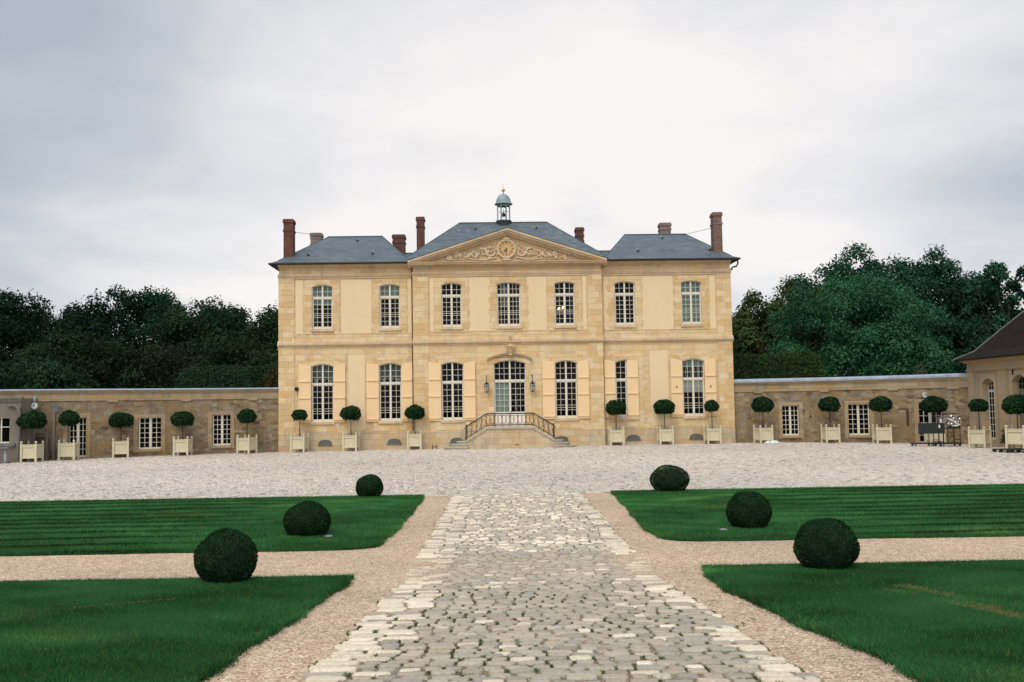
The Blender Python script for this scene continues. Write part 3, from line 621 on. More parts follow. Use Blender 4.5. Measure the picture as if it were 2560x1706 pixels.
# ------------------------------------------------------------------ manor house
YAW = R_(1.2)
H = thing('manor_house', 'two-storey cream stone manor with central pediment, clock and slate roofs', 'house', (0,60,0), YAW)
def arc_z(x, cx, hw, zt, rise): return zt - rise*((x-cx)/hw)**2
NA = 10
def pierced(mb, x0, x1, z0, z1, y, ops, back=None, side=None, xstep=None):
    """wall face at y with arched openings (cx, hw, z0, ztop, rise); back = how deep the reveals go; side = slab thickness for outer edges"""
    xs = sorted(set([x0,x1]+[v for o in ops for v in (o[0]-o[1], o[0]+o[1])]))
    if xstep:
        ex = list(np.arange(x0+xstep, x1, xstep)); xs = sorted(set(xs+[e for e in ex if all(abs(e-v) > .05 for v in xs)]))
    zs = sorted(set([z0,z1]+[v for o in ops for v in (o[2], o[3])]))
    for i in range(len(xs)-1):
        for j in range(len(zs)-1):
            mx = (xs[i]+xs[i+1])/2; mz = (zs[j]+zs[j+1])/2
            if any(abs(mx-o[0]) < o[1] and o[2] < mz < o[3] for o in ops): continue
            mb.add([(xs[i],y,zs[j]),(xs[i+1],y,zs[j]),(xs[i+1],y,zs[j+1]),(xs[i],y,zs[j+1])], [(0,1,2,3)])
    for cx,hw,a,zt,rise in ops:
        px = [cx-hw+2*hw*k/NA for k in range(NA+1)]
        if rise > 0:
            for k in range(NA):
                za, zb = arc_z(px[k],cx,hw,zt,rise), arc_z(px[k+1],cx,hw,zt,rise)
                mb.add([(px[k],y,za),(px[k+1],y,zb),(px[k+1],y,zt),(px[k],y,zt)], [(0,1,2,3)])
        if back:
            loop = [(cx-hw,a)]+[(p,arc_z(p,cx,hw,zt,rise)) for p in px]+[(cx+hw,a)]
            for k in range(len(loop)):
                p, q = loop[k], loop[(k+1)%len(loop)]
                if abs(p[0]-q[0])+abs(p[1]-q[1]) < 1e-6: continue
                mb.add([(p[0],y,p[1]),(p[0],y+back,p[1]),(q[0],y+back,q[1]),(q[0],y,q[1])], [(0,1,2,3)])
    if side:
        for p, q in (((x0,z0),(x1,z0)),((x1,z0),(x1,z1)),((x1,z1),(x0,z1)),((x0,z1),(x0,z0))):
            mb.add([(p[0],y,p[1]),(q[0],y,q[1]),(q[0],y+side,q[1]),(p[0],y+side,p[1])], [(0,1,2,3)])

CXW = [-11.26,-7.21,-3.48,-.04,3.34,7.02,11.08]
XL, XR, BL, BR = -13.85, 13.5, -5.78, 5.58; BY = -.28; EZ = 11.0; DEP = 12.
def plane_y(i): return BY if 2 <= i <= 4 else 0.
UP = [(c, .72 if i == 3 else .62, 7.33, 10.0, .12) for i, c in enumerate(CXW)]
GR_ = [(c, .96 if i == 3 else .67, 1.30 if i == 3 else 1.76, 5.30 if i == 3 else 5.23, .20 if i == 3 else .15) for i, c in enumerate(CXW)]
OPS = UP+GR_
big = [(c,h+.012,a-.012,z+.012,r) for c,h,a,z,r in OPS]
mb = MB(); pierced(mb, XL, BL, -.5, EZ+.2, 0, [o for o in big if o[0] < BL]); mb.box(XL,XL+.02,.0,DEP,-.5,EZ+.2); mb.build('wall', M['ashlar'], H)
mb = MB(); pierced(mb, BL, BR, -.5, EZ+.2, BY, [o for o in big if BL < o[0] < BR]); mb.add([(BL,BY,-.5),(BL,0,-.5),(BL,0,EZ),(BL,BY,EZ)],[(0,1,2,3)]); mb.add([(BR,BY,-.5),(BR,0,-.5),(BR,0,EZ),(BR,BY,EZ)],[(0,1,2,3)]); mb.build('wall', M['ashlar'], H)
mb = MB(); pierced(mb, BR, XR, -.5, EZ+.2, 0, [o for o in big if o[0] > BR]); mb.box(XR-.02,XR,.0,DEP,-.5,EZ+.2); mb.build('wall', M['ashlar'], H)
mb = MB(); mb.box(XL+.02,XR-.02,DEP-.3,DEP,-.5,EZ+.2); mb.build('wall', M['plaster'], H)
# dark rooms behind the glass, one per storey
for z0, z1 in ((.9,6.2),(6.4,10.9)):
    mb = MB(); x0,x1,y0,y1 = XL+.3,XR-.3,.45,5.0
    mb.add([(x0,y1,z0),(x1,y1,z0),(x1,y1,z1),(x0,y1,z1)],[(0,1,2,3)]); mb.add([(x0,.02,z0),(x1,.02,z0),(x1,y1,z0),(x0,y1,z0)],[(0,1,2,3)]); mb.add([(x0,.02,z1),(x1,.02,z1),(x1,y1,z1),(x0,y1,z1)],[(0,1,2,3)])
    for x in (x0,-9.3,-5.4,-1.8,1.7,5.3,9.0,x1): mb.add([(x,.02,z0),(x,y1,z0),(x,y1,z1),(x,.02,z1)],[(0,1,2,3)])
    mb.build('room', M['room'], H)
# plaster panels, slightly proud
def panel(x0,x1,z0,z1,y): mb = MB(); mb.box(x0,x1,y-.022,y-.001,z0,z1); mb.build('render_panel', M['plaster'], H, bevel=.008)
for x0,x1 in ((-12.85,-12.42),(-10.14,-8.30),(-6.12,-5.86)): panel(x0,x1,7.02,10.28,0)
for x0,x1 in ((-4.78,-4.52),(-2.44,-1.16),(1.08,2.26),(4.42,4.66)): panel(x0,x1,7.05,10.30,BY)
for x0,x1 in ((5.72,6.02),(8.06,9.98),(12.2,12.55)): panel(x0,x1,7.02,10.28,0)
for x0,x1 in ((-9.72,-8.72),): panel(x0,x1,1.22,5.75,0)
for x0,x1 in ((8.45,9.55),): panel(x0,x1,1.22,5.75,0)
# stone pilasters at the corners
def pilaster(x0,x1,y,z0=-.4,z1=10.36):
    for a_,b_ in ((z0,6.22),(6.55,z1)): mb = MB(); mb.box(x0,x1,y-.045,y+.05,a_,b_); mb.build('pilaster', M['surround'], H, bevel=.006)
pilaster(XL-.03,-12.92,0); pilaster(BL-.02,-4.85,BY); pilaster(4.72,BR+.02,BY); pilaster(12.62,XR+.03,0)
# horizontal mouldings
def course(name, segs, mat, prof, ends=True):
    """prof: (projection, z) polygon of the moulding; segs: (x0, x1, y)"""
    for x0,x1,y in segs:
        mb = MB(); n = len(prof); vs = [(x0,y-p,z) for p,z in prof]+[(x1,y-p,z) for p,z in prof]
        mb.add(vs, [tuple(range(n)), tuple(range(2*n-1,n-1,-1))]+[(i,n+i,n+(i+1)%n,(i+1)%n) for i in range(n)])
        o = mb.build(name, mat, H)
    return o
SEG = [(XL-.08,BL,0),(BL-.06,BR+.06,BY),(BR,XR+.08,0)]
course('string_course', SEG, M['trim'], [(-.05,6.24),(.05,6.24),(.06,6.29),(.14,6.36),(.15,6.42),(.15,6.47),(.07,6.50),(.05,6.60),(.03,6.62),(-.05,6.62)])
SEG2 = [(XL-.05,BL,0),(BL-.05,BR+.05,BY),(BR,XR+.05,0)]
course('architrave', SEG2, M['trim'], [(-.05,10.36),(.05,10.36),(.06,10.45),(.10,10.48),(.11,10.55),(.14,10.60),(.14,10.64),(.05,10.66),(-.05,10.66)])
SEG3 = [(XL-.02,BL,0),(BR,XR+.02,0)]
course('cornice', SEG3, M['trim'], [(-.05,10.95),(.04,10.95),(.10,11.02),(.26,11.10),(.36,11.16),(.36,11.20),(-.05,11.22)])
for a_,b_,y in ((XL-.04,BL-.051,0),(BR+.051,XR+.04,0),(BL-.05,BR+.05,BY)): mb = MB(); mb.box(a_,b_,y-.07,y+.02,-.4,1.12); mb.build('plinth', M['base'], H, bevel=.02)
# window surrounds
for i,(c,h,a,z,r) in enumerate(OPS):
    if i == 10: continue
    y = plane_y(i % 7); mb = MB(); up = i < 7; s = .40 if up else .34; top = z+(.30 if up else .34)
    pierced(mb, c-h-s, c+h+s, (7.02 if up else 1.16), top, y-.032, [(c,h,a,z,r)], back=.26, side=.04)
    # quoin ears that bite into the wall beside the surround
    for k in range(0, 7 if up else 9, 2):
        zz = (7.3 if up else 2.0)+k*.36
        if zz > z-.2: break
        for sg in (-1,1):
            xa = c+sg*(h+s); xb = xa+sg*.09; mb.box(min(xa,xb),max(xa,xb),y-.031,y+.01,zz,zz+.34)
    mb.build('window_surround', M['surround'], H)
mb = MB(); c,h,a,z,r = OPS[10]
pierced(mb, c-h-.30, c+h+.30, 1.30, 5.42, BY-.05, [(c,h,a,z,r)], back=.32, side=.06)
mb.build('door_surround', M['surround'], H, bevel=.0)
# hood mould over the door
mb = MB(); pts = [(c+1.34*(k/12), 5.72-.34*(k/12)**2) for k in range(-12,13)]
for k in range(24):
    (xa,za),(xb,zb) = pts[k],pts[k+1]
    mb.add([(xa,BY-.02,za-.16),(xb,BY-.02,zb-.16),(xb,BY-.02,zb),(xa,BY-.02,za),(xa,BY-.16,za-.10),(xb,BY-.16,zb-.10),(xb,BY-.22,zb),(xa,BY-.22,za)],[(4,5,6,7),(0,1,5,4),(7,6,2,3),(0,4,7,3),(1,2,6,5)])
mb.build('hood_mould', M['trim'], H)
mb = MB(); kx = .02; mb.ext([(kx-.13,5.58),(kx+.13,5.58),(kx+.19,6.22),(kx-.19,6.22)], BY-.26, BY-.02)
mb.blob((kx,BY-.27,5.60),(.13,.08,.07)); mb.blob((kx,BY-.28,6.1),(.10,.08,.10))
for sg in (-1,1):
    mb.path([(kx+sg*(.05+.16*sin(t)),BY-.28,6.06+.10*cos(t)) for t in np.linspace(0,5.2,12)],.025,6)
    mb.blob((kx+sg*.26,BY-.2,6.12),(.07,.05,.06))
for zz in (5.72,5.8,5.88,5.96): mb.blob((kx,BY-.27,zz),(.035,.04,.032))
mb.path([(kx,BY-.27,5.7),(kx,BY-.29,6.3)],.02,6); mb.blob((kx,BY-.22,6.72),(.10,.05,.09)); mb.blob((kx-.03,BY-.2,6.62),(.06,.04,.06))
mb.build('keystone', M['trim'], H, smooth=True)

# windows
def window(c,h,a,zt,rise,y,cols,top_rows,low_rows,ztr, name='window', lowz=None, panes=True):
    fm = MB(); d0, d1 = y+.10, y+.16; st = .055
    ring = [c-h+2*h*k/NA for k in range(NA+1)]
    fm.box(c-h,c-h+st,d0,d1,a,zt-rise); fm.box(c+h-st,c+h,d0,d1,a,zt-rise); fm.box(c-h+st,c+h-st,d0,d1,a,a+.10)
    for k in range(NA):
        x0,x1 = ring[k],ring[k+1]; za,zb = arc_z(x0,c,h,zt,rise),arc_z(x1,c,h,zt,rise)
        fm.add([(x0,d0,za-.06),(x1,d0,zb-.06),(x1,d0,zb),(x0,d0,za),(x0,d1,za-.06),(x1,d1,zb-.06),(x1,d1,zb),(x0,d1,za)],[(0,1,2,3),(0,4,5,1)])
    fm.box(c-h+st,c+h-st,d0-.035,d1,ztr-.07,ztr+.07)
    fm.box(c-.062,c+.062,d0-.02,d1,a+.10,ztr-.07); fm.box(c-.05,c+.05,d0-.01,d1,ztr+.07,zt-.05)
    lz = lowz if lowz else a+.10
    if lowz: fm.box(c-h+st,c+h-st,d0-.002,d1,a+.1,lowz)
    for sg in (-1,1):
        xa, xb = (c-h+st, c-.055) if sg < 0 else (c+.055, c+h-st)
        # leaf stiles
        fm.box(xa,xa+.035,d0+.01,d1-.01,lz,ztr-.07) if sg < 0 else fm.box(xb-.035,xb,d0+.01,d1-.01,lz,ztr-.07)
        fm.box(xa,xb,d0+.01,d1-.01,lz,lz+.05); fm.box(xa,xb,d0+.011,d1-.011,ztr-.12,ztr-.07)
        for k in range(1,cols):
            x = xa+(xb-xa)*k/cols; fm.box(x-.011,x+.011,d0+.022,d1-.02,lz,ztr-.07); fm.box(x-.011,x+.011,d0+.022,d1-.02,ztr+.07,arc_z(x,c,h,zt,rise)-.05)
        def rows(z0,z1,rr):
            T = sum(rr); q = z0
            for v in rr[:-1]: q += (z1-z0)*v/T; fm.box(xa,xb,d0+.025,d1-.022,q-.011,q+.011)
        rows(ztr+.07, zt-rise*.5-.05, top_rows); rows(ztr-.12, lz+.05, low_rows)
    f = fm.build(name, M['frame'], H)
    gm = MB(); gy = y+.135; zb_ = a+.1
    gm.add([(c-h+.02,gy,zb_),(c+h-.02,gy,zb_)]+[(x*.97+c*.03,gy,arc_z(x,c,h,zt,rise)-.03) for x in reversed(ring)],[tuple(range(NA+3))]); gm.build('pane', M['glass'], f)
    return f
def sill(f,c,h,a,y): m = MB(); m.box(c-h-.06,c+h+.06,y-.11,y+.12,a-.17,a-.002); m.build('sill', M['trim'], f, bevel=.012)
def curtain(f,x0,x1,z0,z1,y,mat,name='curtain',wave=.03,n=24):
    m = MB(); xs = np.linspace(x0,x1,n+1); P = [(x, y+wave*sin(i*1.9)) for i,x in enumerate(xs)]
    for (xa,ya),(xb,yb) in zip(P,P[1:]): m.add([(xa,ya,z0),(xb,yb,z0),(xb,yb,z1),(xa,ya,z1)],[(0,1,2,3)])
    return m.build(name, mat, f)
LOWU = [1,1,1,.42,.42,1,1]; LOWG = [1,1,1,1,.42,.42,1]
for i,(c,h,a,z,r) in enumerate(UP):
    y = plane_y(i); f = window(c,h,a,z,r,y, 3 if i == 3 else 2, [1,1], [1]*6 if i == 5 else LOWU, 9.22); sill(f,c,h,a,y)
    if i == 0: curtain(f,c-h+.02,c+h-.02,8.75,10.0,y+.22,M['curtain'],'blind_and_reflection',.0,1); curtain(f,c-h+.02,c-.35,7.4,8.75,y+.24,M['greycloth'])  # pale top sheet: bluish sky reflection of the panes put into its colour
    if i == 1: curtain(f,c-h+.02,c+h-.02,9.2,10.0,y+.22,M['curtain'],'blind_and_reflection',0,1); curtain(f,c-h+.02,c-.45,7.4,9.2,y+.24,M['greycloth']); curtain(f,c-.4,c+h-.05,7.4,7.8,y+.6,M['greycloth'],'chair_back',0,1)  # top sheet again carries the sky's reflection as a teal tone behind the glass
    if i == 3: curtain(f,c-.5,c-.05,8.5,9.9,y+.45,M['curtain'],'curtain',.02,8); curtain(f,c-h+.02,c-.55,7.4,9.9,y+.24,M['greycloth']); curtain(f,c+.5,c+h-.02,7.4,9.9,y+.24,M['greycloth']); curtain(f,c-h+.1,c+h-.1,7.4,7.75,y+.5,plain('dark_red_cloth',(.12,.02,.02)),'cushion',.03,10)
    if i == 4: curtain(f,c-h+.02,c-h+.2,7.4,9.9,y+.24,M['greycloth']); curtain(f,c+h-.2,c+h-.02,7.4,9.9,y+.24,M['greycloth'])
    if i == 6: curtain(f,c-h+.02,c+h-.02,7.4,9.9,y+.22,M['curtain'],'blind_and_reflection',.012,20)
for i,(c,h,a,z,r) in enumerate(GR_):
    if i == 3: continue
    y = plane_y(i); f = window(c,h,a,z,r,y,2,[1,1,1],LOWG,4.02); sill(f,c,h,a,y)
    if i in (0,1):
        curtain(f,c-h+.02,c+h-.02,4.35,5.2,y+.22,M['greycloth'],'blind_and_reflection',0,1); m = MB()
        for sx in (-.62,-.2,.22): 
            P = [(c+sx+.42*t, 4.36-.26*sin(pi*t)) for t in np.linspace(0,1,9)]
            for (xa,za),(xb,zb) in zip(P,P[1:]): m.add([(xa,y+.23,za),(xb,y+.23,zb),(xb,y+.23,4.4),(xa,y+.23,4.4)],[(0,1,2,3)])
        m.build('valance', M['curtain'], f)
    if i in (2,4): curtain(f,c-h+.02,c-h+.12,1.9,5.1,y+.26,M['greycloth']); curtain(f,c+h-.10,c+h-.02,1.9,5.1,y+.26,M['greycloth'])
    if i == 6:
        curtain(f,c-h+.02,c+h-.02,4.75,5.2,y+.22,M['curtain'],'blind_and_reflection',.01,20); curtain(f,c-h+.02,c+h-.02,3.25,3.95,y+.20,M['lace'],'lace_curtain',.02,26)
        m = MB()
        for q in np.linspace(c-h+.1,c+h-.1,9): m.box(q-.012,q+.012,y+.215,y+.225,4.1,4.75)
        m.build('blind_cord', M['lace'], f)
# the door: glazed double leaf with a solid foot
c,h,a,z,r = GR_[3]
D = window(c,h,1.30,z,r,BY,3,[1,1,1],[1,1,1,1,1],4.05,'door',2.14)
for sg in (-1,1):
    m = MB(); x0,x1 = (c-h+.08,c-.09) if sg < 0 else (c+.09,c+h-.08); m.box(x0,x1,BY+.075,BY+.12,1.42,2.08); m.build('door_panel', M['door'], D, bevel=.015)
m = MB(); m.blob((c+.03,BY+.06,2.2),(.02,.03,.03)); m.tube((c+.03,BY+.05,2.2),(c+.13,BY+.05,2.2),.01); m.build('handle', M['iron'], D)
curtain(D,c-h+.06,c-.06,2.15,3.95,BY+.24,M['doorcloth'],'curtain',.0,1); curtain(D,c+.3,c+.5,2.15,3.6,BY+.9,M['greycloth'],'curtain',.02,6)
# shutters folded back against the wall
def shutter(x0,x1,z0,zi,zo,y,inner_left,hole=False,ajar=0.):
    """zi: height at the window side, zo: at the outer side"""
    zl, zr = (zi,zo) if inner_left else (zo,zi); m = MB(); yb = y-.04
    m.ext([(x0,z0),(x1,z0),(x1,zr),((x0+x1)/2,(zl+zr)/2+.02),(x0,zl)], yb-.035, yb)
    sh = m.build('shutter', M['shutter'], H, bevel=.006)
    for q in (z0+.12,z0+1.42,z0+2.42): bt = MB(); bt.box(x0+.02,x1-.02,yb-.085,yb-.034,q,q+.085); bt.build('batten', M['shutter'], sh, bevel=.008)
    if hole: hm = MB(); cx_ = (x0+x1)/2; hm.ext([(cx_,3.42),(cx_+.045,3.52),(cx_,3.64),(cx_-.045,3.52)],yb-.039,yb-.033); hm.build('cutout', M['black'], sh)
for i in (0,1,2,4,6):
    c,h,a,z,r = GR_[i]; y = plane_y(i)-.035; zt = z-.12; W_ = .76 if i != 6 else .72
    shutter(c-h-W_,c-h-.01,1.72,zt-.0,zt+.15,y,False,i == 6); wr = .70 if i != 1 else .66; shutter(c+h+.01,c+h+wr,1.72,zt-.0,zt+.15,y,True,i == 6)
c,h,a,z,r = GR_[5]; shutter(c-h-.68,c-h-.01,1.72,5.12,5.24,-.035,False); shutter(c+.02,c+.70,1.72,5.22,5.12,-.05,True)
# cellar vents
for x,y in ((-11.1,0),(-7.0,0),(-3.25,BY),(3.0,BY),(7.35,0),(11.15,0)):
    m = MB(); w = .40; P = [(x-w,.42),(x+w,.42)]+[(x+w*cos(t),.50+.20*sin(t)) for t in np.linspace(0,pi,11)]; m.ext(P,y-.085,y-.06); v = m.build('cellar_vent', M['vent'], H)
    m = MB(); m.box(x-w-.04,x+w+.04,y-.12,y-.071,.33,.415)
    for q in np.linspace(-w+.06,w-.06,9): m.box(x+q-.007,x+q+.007,y-.094,y-.086,.43,.50+.19*sqrt(max(0,1-(q/w)**2)))
    m.build('grille_bar', M['concrete'], v)
# pediment
PZ0, PZA, PX0, PX1 = 11.0, 13.12, -6.06, 5.90; pc = (PX0+PX1)/2; yf = BY-.42
mb = MB(); mb.ext([(BL,10.66),(BR,10.66),(BR,11.02),(pc,12.95),(BL,11.02)], BY-.01, BY+.5); ped = mb.build('pediment', M['tympanum'], H)
course('pediment_cornice', [(PX0+.05,PX1-.05,BY)], M['trim'], [(-.05,10.96),(.05,10.98),(.12,11.04),(.34,11.08),(.34,11.14),(.42,11.19),(.42,11.22),(-.05,11.24)]).parent = ped
def rake(z_off, t0, t1, y0, name, mat):
    m = MB()
    for sg in (-1,1):
        xe = PX0 if sg < 0 else PX1
        a_ = [(xe,11.20+t0),(pc,PZA+t0),(pc,PZA+t1),(xe,11.20+t1)]
        m.ext(a_ if sg < 0 else a_[::-1], y0, BY+.3)
    return m.build(name, mat, ped)
rake(0,-.02,.10,yf-.04,'raking_cornice',M['trim']); rake(0,-.13,-.021,yf+.04,'raking_cornice',M['trim']); rake(0,-.20,-.131,yf+.16,'raking_cornice',M['trim']); rake(0,-.30,-.201,yf+.28,'raking_cornice',M['trim'])
m = MB()  # slates over the pediment, running back into the main roof
for sg in (-1,1):
    xe = PX0-.03 if sg < 0 else PX1+.03; m.add([(xe,yf-.06,11.305),(pc,yf-.06,PZA+.115),(pc,3.6,PZA+.115),(xe,1.0,11.305),(xe,yf-.06,11.335),(pc,yf-.06,PZA+.15),(pc,3.6,PZA+.15),(xe,1.0,11.335)],[(0,1,2,3),(4,5,6,7),(0,1,5,4),(1,2,6,5),(0,3,7,4)])
m.build('roof', M['slate'], H)
# clock
kx, kz = -.13, 12.0; yc = BY-.06
def disc(m,cx,y0,y1,cz,r,n=36): m.ext([(cx+r*cos(2*pi*k/n),cz+r*sin(2*pi*k/n)) for k in range(n)],y0,y1)
m = MB(); disc(m,kx,yc-.03,BY+.0,kz,.58); clk = m.build('clock', M['carving'], H)
m = MB(); m.path([(kx+.53*cos(t),yc-.05,kz+.53*sin(t)) for t in np.linspace(0,2*pi,41)],.062,8); m.build('clock_rim', M['carving'], clk, smooth=True)
m = MB(); disc(m,kx,yc-.045,yc-.02,kz,.48); m.build('clock_face', M['clockface'], clk)
def strokes(ch):
    return {'I':[((0,-1),(0,1))],'V':[((-.5,1),(0,-1)),((.5,1),(0,-1))],'X':[((-.5,1),(.5,-1)),((.5,1),(-.5,-1))]}[ch]
m = MB(); wdt = {'I':.035,'V':.07,'X':.07}
for hr,s_ in enumerate('XII I II III IIII V VI VII VIII IX X XI'.split()):
    th = pi/2-hr*pi/6; er = np.array([cos(th),sin(th)]); et = np.array([sin(th),-cos(th)]); tot = sum(wdt[q] for q in s_); pos = -tot/2
    for q in s_:
        mid = pos+wdt[q]/2; pos += wdt[q]
        for (xa,za),(xb,zb) in strokes(q):
            A = er*(.375+za*.062)+et*(mid+xa*.055); B = er*(.375+zb*.062)+et*(mid+xb*.055)
            d = (B-A)/np.linalg.norm(B-A); nn = np.array([-d[1],d[0]])*.008
            m.ext([(kx+p[0],kz+p[1]) for p in (A-nn,B-nn,B+nn,A+nn)],yc-.052,yc-.044)
for k in range(60):
    t = 2*pi*k/60; r_ = .455; A = np.array([cos(t),sin(t)]); m.ext([(kx+A[0]*r_-A[1]*.004,kz+A[1]*r_+A[0]*.004),(kx+A[0]*r_+A[1]*.004,kz+A[1]*r_-A[0]*.004),(kx+A[0]*.475+A[1]*.004,kz+A[1]*.475-A[0]*.004),(kx+A[0]*.475-A[1]*.004,kz+A[1]*.475+A[0]*.004)],yc-.05,yc-.044)
m.build('numerals', M['numeral'], clk)
def hand(th, L, w):
    er = np.array([cos(th),sin(th)]); et = np.array([sin(th),-cos(th)]); m = MB()
    m.ext([(kx+p[0],kz+p[1]) for p in (-er*.05-et*w,-er*.05+et*w,er*L*.7+et*w*1.6,er*L,er*L*.7-et*w*1.6)],yc-.075,yc-.06); m.build('clock_hand', M['black'], clk)
hand(pi/2-2*pi*7.42/12,.25,.018); hand(pi/2-2*pi*30.5/60,.34,.013)
# carved foliage scrolls either side of the clock
m = MB(); rd = random.Random(4)
for sg in (-1,1):
    for k in range(6):
        r0 = .30-.036*k; cx_ = kx+sg*(.88+.52*k); cz_ = 11.66+.16*(1-k/3.)+.05*sin(k*2.2); cz_ = min(cz_, 11.2+ (5.9-abs(cx_))*.318-.32)
        P = [(cx_+sg*(r0*(1-t/7.5))*cos(t*(1 if k%2 else -1)+k), BY-.06, cz_+(r0*(1-t/7.5))*sin(t*(1 if k%2 else -1)+k)) for t in np.linspace(0,6.2,22)]
        m.path(P, list(np.linspace(.065,.03,22)), 6); m.blob((P[-1][0],BY-.07,P[-1][2]),(.06,.05,.06))
        for q in range(16):
            t = rd.uniform(0,6.28); rr = r0*rd.uniform(.6,1.5); L = rd.uniform(.05,.13); m.blob((cx_+rr*cos(t),BY-.04,cz_+rr*sin(t)*.85),(L*rd.uniform(.3,1),.09,L*rd.uniform(.3,1)),7,4)
    m.path([(kx+sg*.62,BY-.06,11.5),(kx+sg*1.3,BY-.06,11.34),(kx+sg*2.2,BY-.05,11.42),(kx+sg*3.3,BY-.05,11.36)],[.05,.04,.03,.02],6)
m.blob((kx,BY-.12,12.63),(.20,.10,.09)); m.blob((kx-.2,BY-.1,12.6),(.09,.06,.05)); m.blob((kx+.2,BY-.1,12.6),(.09,.06,.05)); m.blob((kx,BY-.08,11.36),(.35,.08,.07))
m.build('foliage_carving', M['carving'], ped, smooth=True)
# roofs
def hip(name, x0, x1, y0, y1, ze, rx0, rx1, ry, zr, mat, parent=H, kick=.75, kz=.16, thick=.06):
    """hipped roof whose foot flares out"""
    cxm = (x0+x1)/2; m = MB()
    def ring(f, z): # f 0 at eave, 1 at ridge
        return [(x0+(rx0-x0)*f,y0+(ry-y0)*f,z),(x1+(rx1-x1)*f,y0+(ry-y0)*f,z),(x1+(rx1-x1)*f,y1+(ry-y1)*f,z),(x0+(rx0-x0)*f,y1+(ry-y1)*f,z)]
    fk = .13; zk = ze+(zr-ze)*fk*kick
    m.add(ring(0,ze-thick)+ring(0,ze)+ring(fk,zk)+[(rx0,ry,zr),(rx1,ry,zr)],
      [(0,1,5,4),(1,2,6,5),(2,3,7,6),(3,0,4,7),(4,5,9,8),(5,6,10,9),(6,7,11,10),(7,4,8,11),(8,9,13,12),(9,10,13),(10,11,12,13),(11,8,12),(3,2,1,0)])
    r = m.build(name, mat, parent)
    cp = MB(); cp.path([(rx0,ry,zr+.01),(rx1,ry,zr+.01)],.055,6)
    for (a_,b_) in (((x0+(rx0-x0)*fk,y0+(ry-y0)*fk,zk),(rx0,ry,zr)),((x1+(rx1-x1)*fk,y0+(ry-y0)*fk,zk),(rx1,ry,zr))): cp.path([a_,b_],.028,6)
    cp.build('ridge_capping', M['zincdark'] if mat != M['brownroof'] else M['palebrick'], r); return r
RL = hip('roof', -14.30,-5.80,-.45,12.4,11.30,-11.85,-8.20,6,13.92,M['slate'])
RR_ = hip('roof', 5.62,13.95,-.45,12.4,11.30,7.95,12.12,6,13.85,M['slate'])
RC = hip('roof', -6.75,6.50,.0,12.2,11.25,-3.12,2.80,6,14.76,M['slate'], kick=1.)
m = MB(); m.add([(-9.5,.3,11.2),(9.5,.3,11.2),(9.5,6,12.76),(-9.5,6,12.76),(9.5,11.7,11.2),(-9.5,11.7,11.2)],[(0,1,2,3),(3,2,4,5),(0,3,5),(1,4,2)]); rf = m.build('roof', M['slate'], H)
m = MB(); m.path([(-9.5,6,12.78),(9.5,6,12.78)],.05,6); m.build('ridge_capping', M['zincdark'], rf)
for P in ([(-14.34,12.4,11.24),(-14.34,-.50,11.24),(-5.95,-.50,11.24),(-5.95,-.42,11.30)],[(14.0,12.4,11.24),(14.0,-.50,11.24),(5.9,-.50,11.24),(5.9,-.42,11.30)]):
    m = MB(); m.path(P,.065,8); m.blob(P[3],(.16,.14,.13)); m.build('gutter', M['black'], H)
m = MB(); m.path([(13.9,-.4,11.2),(13.93,-.3,10.95),(13.88,-.1,10.82),(13.72,.15,10.80),(13.58,.2,10.6)],.05,7); m.box(13.5,13.7,.12,.28,10.62,10.72); m.build('downpipe', M['black'], H)
m = MB(); m.path([(BL-.09,-.09,10.9),(BL-.09,-.09,1.15)],.025,6); m.build('downpipe', M['rust'], H)
def roof_vent(x,f,rf,y0,ry,ze,zr): # little round vents set in the slates
    y = y0+(ry-y0)*f; z = ze+(zr-ze)*f; m = MB(); m.tube((x,y-.22,z-.0),(x,y+.15,z+.07),.075,.085,9); v = m.build('roof_vent', M['zinc'], rf); m = MB(); m.tube((x,y-.235,z-.003),(x,y-.222,z),.055,.055,9); m.build('vent_hole', M['black'], v)
for x,f in ((-9.75,.84),(-12.35,.30),(-8.4,.32)): roof_vent(x,f,RL,-.45,6,11.28,13.92)
for x,f in ((10.3,.84),(8.15,.32),(12.7,.34)): roof_vent(x,f,RR_,-.45,6,11.28,13.85)
for x in (-2.0,2.0): roof_vent(x,.84,RC,0,6,11.25,14.76)
# chimneys
def chimney(x0,x1,y0,y1,zb,zt,mat,rf,bands=(.25,.75)):
    m = MB(); m.box(x0,x1,y0,y1,zb,zt); m.box(x0-.05,x1+.05,y0-.05,y1+.05,zt-.18,zt-.06); m.box(x0-.025,x1+.025,y0-.025,y1+.025,zt-.06,zt+.04)
    for b_ in bands: m.box(x0-.035,x1+.035,y0-.035,y1+.035,zt-b_-.12,zt-b_)
    ch = m.build('chimney', mat, rf)
    m = MB(); m.box(x0+.05,x1-.05,y0+.05,y1-.05,zt+.04,zt+.10); m.build('chimney_cap', M['concrete'], ch) if False else None
    return ch
chimney(-13.82,-13.25,1.2,2.0,11.4,14.22,M['redbrick'],RL,(.62,))
chimney(-13.55,-12.8,9.2,10.,11.6,14.75,M['palebrick'],RL)
chimney(-7.52,-6.72,5.6,6.5,11.8,13.95,M['darkbrick'],RL,(.42,))
chimney(-5.92,-5.42,5.5,6.3,12.,15.10,M['redbrick'],RC,(.55,))
chimney(4.66,5.18,5.5,6.3,12.,14.28,M['darkbrick'],RC,(.45,.85))
chimney(10.65,11.38,7.4,8.2,12.4,14.88,M['palebrick'],RR_,(.35,))
chimney(12.86,13.40,1.2,2.0,11.4,14.38,M['mixbrick'],RR_,(.62,))
